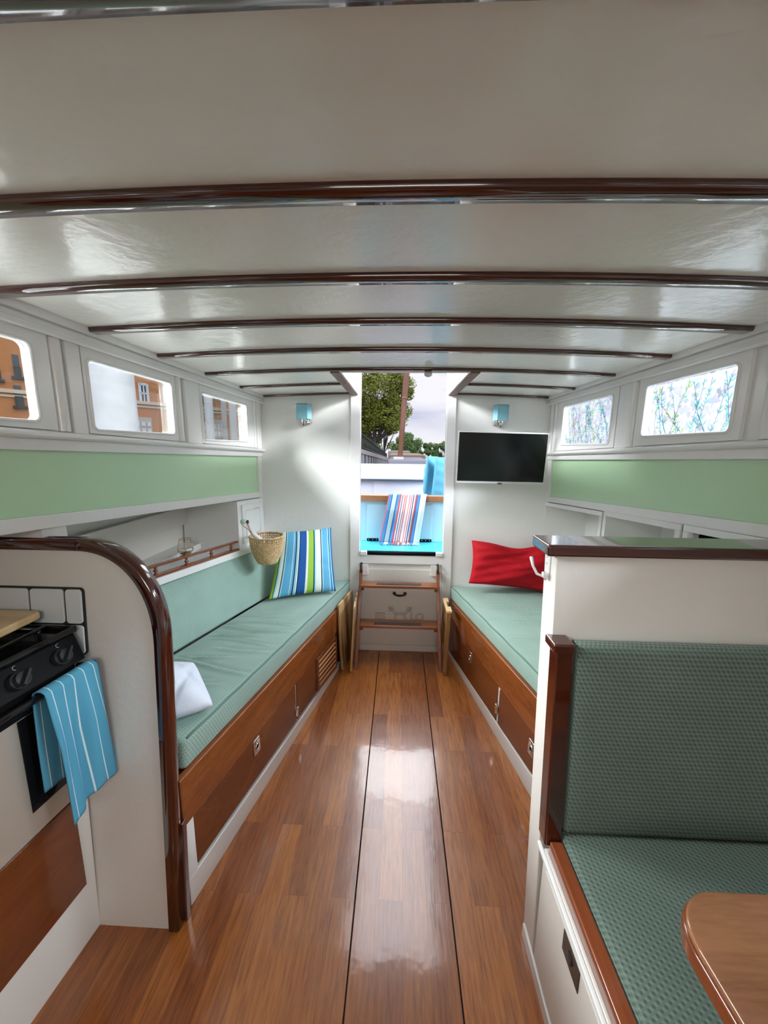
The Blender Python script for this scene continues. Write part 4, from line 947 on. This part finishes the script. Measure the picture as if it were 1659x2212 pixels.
# table
tb = empty('dining_table', (.8, .2, 0), 'varnished wooden table with rounded corner in the bottom right', 'table')
lp = rrect(.466, 1.30, -.5, .546, .085, 10)
mb = MB(); mb.prism([(x, y, .690) for x, y in rrect(.470, 1.296, -.496, .542, .081, 10)], (0, 0, .011)); mb.build('table_top', M['table'], tb, bevel=.004, seg=3)
mb = MB(); mb.prism([(x, y, .658) for x, y in lp], (0, 0, .0325)); mb.build('edge_band', M['tableedge'], tb, bevel=.007, seg=3)
mb = MB(); mb.lathe([(.16, 0), (.16, .012), (.035, .02), (.03, .03), (.03, .63), (.09, .64), (.09, .658)], (.88, .1, 0), (0, 0, 1), 24); mb.build('pedestal', M['steel'], tb)
# second bench / floor stays clear for the camera

# ================================================================== AFT BULKHEAD ITEMS
def quadslab(mb, tl, tr, br, bl, thick):
    tl, tr, br, bl = map(Vector, (tl, tr, br, bl)); n = (tr - tl).cross(bl - tl).normalized()
    if n.y < 0: n = -n
    mb.hexa([bl, br, br + n*thick, bl + n*thick, tl, tr, tr + n*thick, tl + n*thick]); return n
tv = empty('television', (.68, 2.5, 1.39), 'flat black television with silver white bezel tilted down on the bulkhead', 'television')
c4 = [at(991, 932, y=2.415), at(1187, 937, y=2.415), at(1174, 1047, y=2.50), at(985, 1043, y=2.50)]
mb = MB(); nn = quadslab(mb, *c4, .022); mb.build('bezel', M['tvframe'], tv, bevel=.002)
cc = sum(c4, Vector())/4; ins = lambda p, a, b: p
u_ = (c4[1] - c4[0]).normalized(); v_ = (c4[3] - c4[0]).normalized()
s4 = [c4[0] + u_*.006 + v_*.004, c4[1] - u_*.006 + v_*.004, c4[2] - u_*.006 - v_*.016, c4[3] + u_*.006 - v_*.016]
mb = MB(); quadslab(mb, *[p - nn*.0012 for p in s4], .0024); mb.build('screen', M['screen'], tv, smooth=False)
mb = MB(); a = cc + nn*.022; mb.tube([a, Vector((cc.x, 2.483 + .07*cc.z, cc.z))], .03, 12); mb.build('wall_mount', M['blacks'], tv)
mb = MB(); c = lerp(c4[3], c4[2], .5) - v_*.006 - nn*.001; mb.hexa([c - u_*.014 - v_*.0, c + u_*.014, c + u_*.014 + v_*.008, c - u_*.014 + v_*.008, c - u_*.014 - nn*.002, c + u_*.014 - nn*.002, c + u_*.014 + v_*.008 - nn*.002, c - u_*.014 + v_*.008 - nn*.002]); mb.build('sensor', M['knob'], tv)
# sconces
def sconce(xc, s, label):
    e_ = empty('wall_sconce', (xc, 2.59, 1.6), label, 'wall lamp', 'wall sconces on the aft bulkhead')
    yb = 2.483 + .07*1.68
    def V(x, d, z): return Vector((x, yb - d, z))
    mb = MB(); w2, z0, z1 = .044, 1.632, 1.733; ch = .018
    ring_ = [(-w2 - .01, .052), (-w2 + .006, .052 + ch*1.9), (w2 - .006, .052 + ch*1.9), (w2 + .01, .052)]
    sh_ = [(-.052, .048), (-.034, .098), (.034, .098), (.052, .048)]
    pts = [(xc + a, d) for a, d in sh_] + [(xc + a*.96, d - .003 if d > .06 else d) for a, d in sh_[::-1]]
    mb.prism([V(a, d, z0) for a, d in pts], (0, .0, z1 - z0)); mb.build('lamp_shade', M['shade'], e_, bevel=.001, smooth=False)
    mb = MB(); mb.prism([V(xc + a, d, z1 - .004) for a, d in sh_], (0, 0, .003)); mb.build('shade_top', M['shade'], e_, smooth=False)
    mb = MB(); mb.lathe([(0, 0), (.008, 0), (.016, .012), (.018, .03), (.018, .052), (.012, .06), (0, .06)], V(xc, .066, 1.603), (0, 0, 1), 16)
    mb.box(xc + s*.03 - .012, xc + s*.03 + .012, yb - .052, yb, 1.607, 1.66); mb.box(xc - .008, xc + s*.03, yb - .06, yb - .035, 1.622, 1.634); mb.build('lamp_holder', M['chrome'], e_, bevel=.002)
    mb = MB(); mb.tube([V(xc, .066, 1.603), V(xc - .003, .068, 1.590)], .0035, 6); mb.build('switch', M['knob'], e_)
sconce(at(654, 888, y=2.52).x, 1, 'blue shaded chrome wall lamp on the bulkhead left of the doorway')
sconce(at(1085, 892, y=2.52).x, -1, 'blue shaded chrome wall lamp above the television')
# hatch knob
o = MB().lathe([(0, 0), (.010, 0), (.018, .006), (.020, .014), (.016, .022), (0, .024)], (.13, 1.832, 1.782), (0, -.6, 1), 18).build('hatch_knob', M['rope']); o['category'] = 'knob'; o['label'] = 'small grey round knob hanging at the top of the doorway hatch'

# companion ladder
ld = empty('ladder', (.02, 2.3, 0), 'two-tread varnished companionway ladder hooked under the doorway', 'ladder')
def lp_(x, z, d): return Vector((x, 2.262 + .40*z + d, z))   # d aft
for nm, x0b, x1b, x0t, x1t in (('stile', -.274, -.250, -.262, -.240), ('stile', .283, .307, .272, .294)):
    mb = MB(); zt = .605
    mb.hexa([lp_(x0b, .0, -.035), lp_(x1b, .0, -.035), lp_(x1b, 0, .035), lp_(x0b, 0, .035), lp_(x0t, zt, -.028), lp_(x1t, zt, -.028), lp_(x1t, zt, .01), lp_(x0t, zt, .01)]); mb.build(nm, M['ladderwood'], ld, bevel=.004)
    xc = (x0t + x1t)/2; mb = MB(); mb.tube([lp_(xc, .59, -.03), lp_(xc, .625, -.028), Vector((xc, 2.50, .648)), Vector((xc, 2.517, .635)), Vector((xc, 2.517, .61))], .0075, 8); q = mb.build('hook', M['bronze'], ld); q['label'] = 'dark metal hook'
    s = 1 if xc < 0 else -1
    mb = MB(AF); mb.box(min(xc, xc + s*.045), max(xc, xc + s*.045), .006, .018, .56, .635); o = mb.build('hook_block', M['white'], lk, bevel=.002)
for z, dep in ((.522, .085), (.262, .10)):
    yf = 2.262 + .40*z - (.070 if z > .4 else .032); mb = MB(); mb.box(-.248, .281, yf, yf + dep, z - .020, z); t_ = mb.build('tread', M['treadwood'], ld, bevel=.004)
    mb = MB(); mb.box(-.15 if z < .4 else -.14, .17, yf + .018, yf + .05, z, z + .002); q = mb.build('grip_strip', M['rubber'], t_, smooth=False); q['label'] = 'dark grey non-slip strip'
    for xa in (-.248, .259): mb = MB(); mb.box(xa, xa + .022, yf + .018, yf + .075, z - .045, z - .020); mb.build('cleat', M['ladderwood'], ld, bevel=.003)

# boards leaning by the left settee end
def board(name, mat, A, B, h, th, lean, label, r=.02):
    A, B = Vector(A), Vector(B); d = (B - A); Ln = d.length; d.normalize(); up = (Vector((0, 0, 1)) + Vector(lean)).normalized(); n = d.cross(up).normalized()
    mb = MB(); mb.prism([A + d*w + up*h_ - n*th/2 for w, h_ in rrect(0, Ln, 0, h, r)], n*th); o = mb.build(name, mat, bevel=.003); return tag(o, label, 'board')
board('serving_board', M['acacia'], (-.350, 2.20, .001), (-.298, 2.475, .001), .460, .016, (-.045, 0, 0), 'striped acacia board standing on edge against the left settee end')
board('serving_board', M['acacia'], (-.290, 2.185, .001), (-.300, 2.46, .001), .465, .012, (.055, 0, 0), 'thinner wooden board leaning on the left ladder stile', .02)
# folded stand on the right
fs = empty('folding_stand', (.325, 2.3, 0), 'folded light wood stand leaning between the ladder and the right settee', 'folding stand')
def fs_(x, d, z): return Vector((x + .045*z, 2.20 + d + .04*z, z))
fr2 = MB(); fr2.hexa([fs_(.306, 0, .001), fs_(.330, 0, .001), fs_(.330, .03, .001), fs_(.306, .03, .001), fs_(.300, 0, .42), fs_(.330, 0, .42), fs_(.330, .03, .42), fs_(.300, .03, .42)]); fr2.build('leg', M['pine'], fs, bevel=.003)
fr2 = MB(); fr2.hexa([fs_(.306, .18, .001), fs_(.330, .18, .001), fs_(.330, .21, .001), fs_(.306, .21, .001), fs_(.300, .18, .42), fs_(.330, .18, .42), fs_(.330, .21, .42), fs_(.300, .21, .42)]); fr2.build('leg', M['pine'], fs, bevel=.003)
mb = MB(); mb.hexa([fs_(.298, -.002, .42), fs_(.334, -.002, .42), fs_(.334, .07, .42), fs_(.298, .07, .42), fs_(.298, -.002, .436), fs_(.334, -.002, .436), fs_(.334, .07, .436), fs_(.298, .07, .436)])
mb.hexa([fs_(.298, .07, .42), fs_(.316, .07, .42), fs_(.316, .15, .42), fs_(.298, .15, .42), fs_(.298, .07, .436), fs_(.316, .07, .436), fs_(.316, .15, .436), fs_(.298, .15, .436)])
mb.hexa([fs_(.298, .15, .42), fs_(.334, .15, .42), fs_(.334, .212, .42), fs_(.298, .212, .42), fs_(.298, .15, .436), fs_(.334, .15, .436), fs_(.334, .212, .436), fs_(.298, .212, .436)])
mb.build('top_rail', M['bamboo'], fs, bevel=.003)
for z in (.08, .3): MB().hexa([fs_(.311, .03, z), fs_(.325, .03, z), fs_(.325, .18, z), fs_(.311, .18, z), fs_(.311, .03, z + .05), fs_(.325, .03, z + .05), fs_(.325, .18, z + .05), fs_(.311, .18, z + .05)]).build('slat', M['pine'], fs, bevel=.002)
for z in (.03, .375): MB().lathe([(0, 0), (.004, 0), (.003, .003), (0, .003)], fs_(.317, -.001, z), (0, -1, 0), 10).build('screw', M['chrome'], fs)

# ================================================================== COCKPIT OUTSIDE
mb = MB(); mb.box(-.60, .66, 2.555, 2.86, .66, .727); o = mb.build('bridge_deck', M['turq'], bevel=.003); tag(o, 'turquoise painted step just outside the doorway', 'deck')
lo = empty('cockpit_locker', (.02, 2.9, .72), 'pale blue cockpit locker with a wooden top rail outside the doorway', 'locker')
mb = MB(); mb.box(-.60, .66, 2.822, 2.86, .727, 1.045); mb.box(.22, .66, 2.86, 3.58, .727, .985); mb.build('body', M['pblue'], lo, bevel=.003)
mb = MB(); x0, x1 = at(793, 1095, y=2.82).x, at(934, 1095, y=2.82).x; mb.box(x0, x1, 2.812, 2.822, .735, 1.020); dl = mb.build('door', M['pblue'], lo, bevel=.002)
for xa, xb in ((x0, x0 + .09), (x1 - .09, x1)):
    mb = MB(); mb.box(xa, xb, 2.806, 2.812, .731, .752); h_ = mb.build('hinge', M['blacks'], dl, bevel=.001)
    for q in (.015, .045, .075): MB().lathe([(0, 0), (.004, 0), (.003, .0015), (0, .0015)], (xa + q, 2.806, .742), (0, -1, 0), 8).build('screw', M['chrome'], h_)
mb = MB(); mb.box(-.60, .66, 2.795, 2.86, 1.045, 1.092); mb.build('top_rail', M['teak'], lo, bevel=.004)
# cockpit bulwark
bw = empty('bulwark', (0, 3.7, .9), 'white painted cockpit bulwark with a moulded step behind the locker', 'bulwark')
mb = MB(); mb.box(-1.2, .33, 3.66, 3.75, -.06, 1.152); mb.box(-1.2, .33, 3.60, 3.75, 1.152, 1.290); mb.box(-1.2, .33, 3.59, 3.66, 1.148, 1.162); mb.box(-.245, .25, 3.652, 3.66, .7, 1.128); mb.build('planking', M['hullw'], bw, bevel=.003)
# towel on the locker
def btowel():
    n, m = 60, 60; bm = bmesh.new(); uvl = bm.loops.layers.uv.new('UVMap'); g = {}
    tl, tr, br, bl = at(840, 1064, y=2.78), at(922, 1065, y=2.78), at(906, 1174, y=2.70), at(819, 1172, y=2.70)
    bl.z = br.z = .738
    for i in range(n + 1):
        s_ = i/n
        for j in range(m + 1):
            t = j/m
            if t < .18: q = t/.18; p = lerp(tl, tr, s_) + Vector((.01*(1 - q), .10*(1 - q), .002)); p.z = 1.102 - .10*max(0, .4 - q)
            else:
                q = (t - .18)/.82; p = lerp(lerp(tl, tr, s_), lerp(bl, br, s_), q); p.z = lerp(1.104 - .0, .738, q); p.y = 2.787 - .028*min(1, q*3) - .008*math.sin(s_*22 + q)*min(1, q*2) - .05*max(0, q - .75)
            g[i, j] = bm.verts.new(p)
    for i in range(n):
        for j in range(m):
            f_ = bm.faces.new([g[i, j], g[i, j + 1], g[i + 1, j + 1], g[i + 1, j]])
            for l, (a, b) in zip(f_.loops, ((i, j), (i, j + 1), (i + 1, j + 1), (i + 1, j))): l[uvl].uv = (a/n, b/m)
    r_, b_, n_, w_, g_ = srgb(215, 90, 95), srgb(85, 150, 205), srgb(45, 80, 150), srgb(238, 232, 232), srgb(205, 222, 220)
    seq = [(0, r_), (.02, b_), (.09, n_), (.11, g_), (.22, n_), (.24, b_), (.30, r_), (.34, w_), (.37, n_), (.39, w_), (.43, r_), (.45, w_), (.48, r_), (.50, w_), (.56, r_), (.58, w_), (.61, r_), (.63, w_), (.66, n_), (.68, w_), (.72, r_), (.76, n_), (.77, b_), (.83, n_), (.845, g_), (1.0, g_)]
    me = bpy.data.meshes.new('beach_towel'); bm.to_mesh(me); bm.free(); M['bt'] = uvstripes('striped_beach_towel_cloth', seq, .9)
    o = link('beach_towel', me, M['bt']); md = o.modifiers.new('t', 'SOLIDIFY'); md.thickness = .004; tag(o, 'red, blue and white striped towel draped over the cockpit locker', 'towel')
    mb = MB(); rnd = random.Random(5); cols = []
    fm = {'r': paint('fringe_red', (.6, .1, .11, 1), .9), 'b': paint('fringe_blue', (.08, .26, .5, 1), .9), 'w': paint('fringe_white', (.75, .75, .73, 1), .9)}
    ids = ['r', 'b', 'w']; mats = [fm[k] for k in ids]
    for k in range(46):
        s_ = (k + .5)/46; p = lerp(bl, br, s_); p.y = 2.73; p.z = .74
        mb.cm = 1 if s_ < .1 or .22 < s_ < .3 or .76 < s_ < .84 else (2 if .1 < s_ < .22 or s_ > .84 else rnd.choice([0, 0, 2]))
        mb.tube([p, p + Vector((rnd.uniform(-.006, .006), -.012, -.005)), p + Vector((rnd.uniform(-.014, .014), -.035, -.008))], [.004, .003, .002], 5)
    mb.build('fringe', mats, o)
btowel()
# two cyan cushions standing at the right of the cockpit
def cyc(A, B, C_, D, T, lab):
    o, _ = pillow('cockpit_cushion', M['cyan'], [A, B, C_, D], T, 22, .01, lambda a, b, s: .006*math.sin(14*b + 4*a)*abs(a)); tag(o, lab, 'cushion', 'cyan canvas cockpit cushions'); return o
cyc(at(916, 1078, y=3.10), at(936, 1072, y=3.40), at(945, 986, y=3.40), at(925, 985, y=3.10), .09, 'bright cyan cockpit cushion on edge, leftmost of the two beside the doorway edge')
cyc(at(930, 1082, y=2.98), at(1010, 1080, y=3.10), at(1014, 990, y=3.22), at(941, 987, y=3.06), .10, 'bright cyan cockpit cushion with gathered edge, right one of the two')

# ------------------------------------------------------------------ beyond the boat
mb = MB(); mb.box(-60, 60, -20, 140, -1.3, -1.2); o = mb.build('water', M['water'], smooth=False); tag(o, 'grey canal water around the boat', 'water', kind='stuff')
# outer hull so the cabin sits in the water
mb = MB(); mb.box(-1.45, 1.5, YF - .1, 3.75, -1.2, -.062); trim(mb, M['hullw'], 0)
# spar
A, B = at(863, 1001, y=6.9), at(880, 780, y=7.3); mb = MB(); mb.tube([A, lerp(A, B, .5), B, B + (B - A)*1.2], [.046, .052, .057, .062], 14)
sp0 = empty('mast', A, 'tall reddish brown wooden mast leaning slightly beyond the cockpit', 'mast'); mb.build('spar', M['brown'], sp0)
mb = MB(); mb.box(A.x - .115, A.x + .075, 6.8, 7.0, at(860, 994, y=6.9).z - .01, A.z + .12); mb.build('foot_block', M['winw'], sp0, bevel=.01)
mb = MB(); k = lerp(A, B, .62); k2 = lerp(A, B, .64); mb.tube([k, k2], .058, 14); mb.build('band', M['teak'], sp0)
# neighbouring boats/covers under the trees
def dbox(name, px0, px1, py0, py1, Y, dep, mat, label, cat, bev=.02):
    a, b = at(px0, py1, y=Y), at(px1, py0, y=Y); a.z = -1.2; mb = MB(); mb.box(a.x, b.x, Y, Y + dep, a.z, b.z); o = mb.build(name, mat, bevel=bev); return tag(o, label, cat)
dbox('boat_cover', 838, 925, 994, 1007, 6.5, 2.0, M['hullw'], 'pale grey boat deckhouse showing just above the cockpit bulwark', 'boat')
dbox('boat_canopy', 840, 919, 983, 1001, 9.0, 3.0, M['beige'], 'beige canvas boat canopy beyond the mast', 'boat canopy')
dbox('building', 838, 886, 975, 990, 30, 6.0, M['stone'], 'low pale building far behind the beige canopy', 'building')
# quay wall and fence running away on the left
qa, qb = at(772, 972, y=7.0), at(842, 996, y=22.0)
qw = empty('quay_wall', (qa.x, 7, -1.2), 'pale concrete quay wall with fendering along the canal at the left', 'quay wall')
qa = Vector((at(780, 980, y=7.0).x, 7.0, 1.45 + .0)); qa = at(779, 969, y=7.0); qa2 = at(779, 979, y=7.0); qb = at(842, 990, y=24.0); qb2 = at(842, 996, y=24.0)
def ext(a, b, t): return a + (b - a)*t
A0, A1 = ext(qa, qb, -.07), qb; B0, B1 = ext(qa2, qb2, -.07), qb2
dv = Vector((-.6, 0, 0))
mb = MB(); mb.hexa([B0, B1, B1 + dv, B0 + dv, A0, A1, A1 + dv, A0 + dv]); mb.build('coping', M['conc'], qw, smooth=False)
mb = MB(); C0, C1 = Vector((B0.x - .12, B0.y, -1.2)), Vector((B1.x - .12, B1.y, -1.2)); D0, D1 = Vector((B0.x - .12, B0.y, B0.z)), Vector((B1.x - .12, B1.y, B1.z))
mb.hexa([C0, C1, C1 + dv, C0 + dv, D0, D1, D1 + dv, D0 + dv]); mb.build('wall_face', M['blacks'], qw, smooth=False)
for k in range(22):
    t = k/22; p, q_ = lerp(B0, B1, t), lerp(B0, B1, t + .022); mb = MB()
    mb.hexa([Vector((p.x - .12, p.y, -1.2)), Vector((q_.x - .12, q_.y, -1.2)), Vector((q_.x - .02, q_.y, -1.2)), Vector((p.x - .02, p.y, -1.2)), Vector((p.x - .12, p.y, p.z)), Vector((q_.x - .12, q_.y, q_.z)), Vector((q_.x - .02, q_.y, q_.z)), Vector((p.x - .02, p.y, p.z))]); mb.build('fender_pile', M['concw'], qw, smooth=False)
fe = empty('fence', (qa.x - .2, 7, qa.z), 'dark iron railing on top of the quay wall', 'fence')
f0, f1 = at(775, 944, y=7.0), at(834, 981, y=22); g0, g1 = lerp(A0, A1, .21), lerp(A0, A1, .93)
fo = Vector((-.15, 0, 0)); T0 = at(779, 942, y=g0.y + .0); T0 = Vector((g0.x, g0.y, at(779, 946, y=g0.y).z)); T1 = Vector((g1.x, g1.y, at(832, 981, y=g1.y).z))
T0b, g0b = ext(T0, T1, -.12), ext(g0, g1, -.12)
mb = MB(); mb.tube([T0b + fo, T1 + fo], .035, 6); mb.tube([g0b + fo + Vector((0, 0, .08)), g1 + fo + Vector((0, 0, .06))], .03, 6); mb.build('rail', M['iron'], fe)
for k in range(34):
    t = k/33; mb = MB(); mb.tube([lerp(g0b, g1, t) + fo, lerp(T0b, T1, t) + fo], .018, 5); mb.build('baluster', M['iron'], fe)
# trees
def tree(name, c, rad, sq, n, leaf, mat, label, trunk, blobs=26, seed=1, low=0):
    rnd = random.Random(seed); e_ = empty(name, (trunk[0], trunk[1], trunk[2]), label, 'tree'); c = Vector(c); mb = MB(); vs = []; fs = []
    cen = []
    for k in range(blobs):
        while True:
            d = Vector((rnd.uniform(-1, 1), rnd.uniform(-1, 1), rnd.uniform(-1, 1)))
            if .25 < d.length < 1: break
        cen.append((c + Vector((d.x*rad, d.y*rad*.6, d.z*rad*sq)), rad*rnd.uniform(.17, .34)))
    for k in range(n):
        b, r_ = rnd.choice(cen); d = Vector((rnd.gauss(0, 1), rnd.gauss(0, 1), rnd.gauss(0, 1))).normalized(); p = b + d*r_*rnd.uniform(.55, 1.05)
        a = Vector((rnd.gauss(0, 1), rnd.gauss(0, 1), rnd.gauss(0, .6))).normalized(); w = a.orthogonal().normalized(); l_ = leaf*rnd.uniform(.6, 1.4)
        i0 = len(vs); vs += [p - a*l_, p + w*l_*.45, p + a*l_, p - w*l_*.45]; fs.append((i0, i0 + 1, i0 + 2, i0 + 3))
    mb.add(vs, fs); mb.build('foliage', mat, e_, smooth=False, fix=False)
    mb = MB(); t0 = Vector(trunk); t0.z = -1.2; mid = lerp(t0, c, .55) + Vector((rad*.06, 0, 0)); mb.tube([t0, mid, c], [rad*.07, rad*.05, rad*.02], 8)
    for b, r_ in cen[:14]: mb.tube([mid, lerp(mid, b, .5) + Vector((0, 0, -rad*.05)), b], [rad*.03, rad*.02, rad*.008], 5)
    mb.build('trunk', M['bark'], e_)
tc_ = at(808, 872, y=20); tree('tree', at(800, 858, y=20), 2.05, 1.0, 22000, .075, M['leaf'], 'large olive green tree rising behind the quay railing, left half of the doorway', at(812, 985, y=20), 70, 3)
tree('tree', at(838, 905, y=20.5), .75, 1.0, 4500, .065, M['leaf'], 'small olive green tree reaching in front of the mast side of the large tree', at(815, 985, y=20.5), 20, 8)
tree('tree', at(880, 963, y=45), 2.0, .62, 9000, .13, M['leaf2'], 'round dark green tree behind the mast foot', at(880, 1000, y=45), 34, 4)
tree('tree', at(925, 972, y=47), 1.15, .8, 3500, .12, M['leaf2'], 'smaller green tree between the round tree and the cyan cushions', at(925, 1000, y=47), 18, 5)
tree('tree', at(953, 973, y=44), 1.2, .9, 3500, .12, M['leaf2'], 'green tree at the right edge of the doorway view', at(953, 1000, y=44), 18, 6)
tree('tree', at(795, 958, y=30), 1.4, .5, 3500, .12, M['leaf2'], 'low green shrubby tree seen through the quay railing', at(795, 1000, y=30), 18, 9)
# white pile and posts beside the boat
pp = at(236, 868, x=-5.0); mb = MB(); mb.lathe([(.405, -1.2), (.40, 1), (.39, 6.5), (0, 6.5)], (pp.x, pp.y, 0), (0, 0, 1), 32); o = mb.build('mooring_pile', M['concw']); tag(o, 'thick pale stained concrete pile right outside the middle left window', 'pile')
for px_, w_, mt, lab in ((452, .13, 'winw', 'slim white post outside the small left window, nearer the camera side'), (503, .13, 'winw', 'slim white post outside the small left window, nearer the bulkhead'), (484, .085, 'concw', 'thin grey trunk-like pole outside the small left window')):
    p = at(px_, 900, x=-6.0); mb = MB(); mb.lathe([(w_, -1.2), (w_*.97, 1), (w_*.93, 7), (0, 7)], (p.x, p.y, 0), (0, 0, 1), 16); o = mb.build('post', M[mt]); tag(o, lab, 'post')
# terracotta apartment building seen through the left windows
bp0 = Vector((-14, 20, 0)); bn_ = Vector((4, -3, 0)).normalized(); bd = Vector((3, 4, 0)).normalized()
if bn_.dot(EYE - bp0) < 0: bn_ = -bn_
def bf(t, z, d=0): return bp0 + bd*t + bn_*d + Vector((0, 0, z))
ab = empty('apartment_building', bp0, 'terracotta apartment building with balconies seen through the left windows', 'building')
def bbx(mb, t0, t1, z0, z1, d0, d1): mb.hexa([bf(t0, z0, d0), bf(t1, z0, d0), bf(t1, z0, d1), bf(t0, z0, d1), bf(t0, z1, d0), bf(t1, z1, d0), bf(t1, z1, d1), bf(t0, z1, d1)])
mb = MB(); bbx(mb, -16, 14, -1.2, 13, -6, 0); mb.build('wall', M['orange'], ab, smooth=False)
mb = MB(); bbx(mb, -16, 14, 3.62, 3.78, 0, .12); bbx(mb, -16, 14, 3.45, 3.55, 0, .06); bbx(mb, -16, 14, 7.2, 7.4, 0, .1); mb.build('cornice', M['cornice'], ab, smooth=False)
def bpx(px_, py_): p = at(px_, py_, pl=(bp0, bn_)); return (p - bp0).dot(bd), p.z
for (x0, y0_, x1, y1_, kind) in ((300, 830, 320, 870, 'w'), (24, 765, 46, 815, 'b'), (28, 832, 52, 878, 'b'), (-20, 770, 2, 820, 'b'), (287, 900, 330, 940, 'g'), (458, 905, 484, 948, 'g'), (434, 852, 444, 868, 'b'), (462, 850, 478, 860, 'b'), (516, 916, 528, 940, 'w'), (352, 835, 364, 870, 'w'), (434, 910, 445, 950, 'g')):
    (t0, za), (t1, zb_) = bpx(x0, y0_), bpx(x1, y1_); t0, t1 = min(t0, t1), max(t0, t1); z0, z1 = min(za, zb_), max(za, zb_)
    mb = MB(); bbx(mb, t0, t1, z0, z1, .01, .03); pn = mb.build('window' if kind != 'b' else 'balcony_recess', M['wing'] if kind != 'g' else M['stone'], ab, smooth=False)
    mb = MB()
    if kind == 'w':
        for q in ((t0 - .06, t0 + .06, z0 - .06, z1 + .06), (t1 - .06, t1 + .06, z0 - .06, z1 + .06), (t0, t1, z0 - .08, z0 + .05), (t0, t1, z1 - .05, z1 + .08), (t0, t1, (z0 + z1)/2 - .04, (z0 + z1)/2 + .04), ((t0 + t1)/2 - .03, (t0 + t1)/2 + .03, z0, z1)): bbx(mb, *q, .02, .08)
        mb.build('window_frame', M['winw'], pn, smooth=False)
    elif kind == 'b':
        for k in range(9): t = lerp(t0, t1, k/8); bbx(mb, t - .015, t + .015, z0, z0 + (z1 - z0)*.42, .08, .11)
        bbx(mb, t0, t1, z0 + (z1 - z0)*.42, z0 + (z1 - z0)*.42 + .05, .07, .12); bbx(mb, t0 - .1, t1 + .1, z0 - .12, z0, 0, .16); mb.build('balcony_rail', M['iron'], pn, smooth=False)
    else:
        for a in range(3):
            for b in range(2): t = lerp(t0, t1, (a + .35)/3.2); z = lerp(z0, z1, (b + .3)/2.6); bbx(mb, t, t + (t1 - t0)*.2, z, z + (z1 - z0)*.24, .04, .07)
        mb.build('sign_plates', M['winw'], pn, smooth=False)
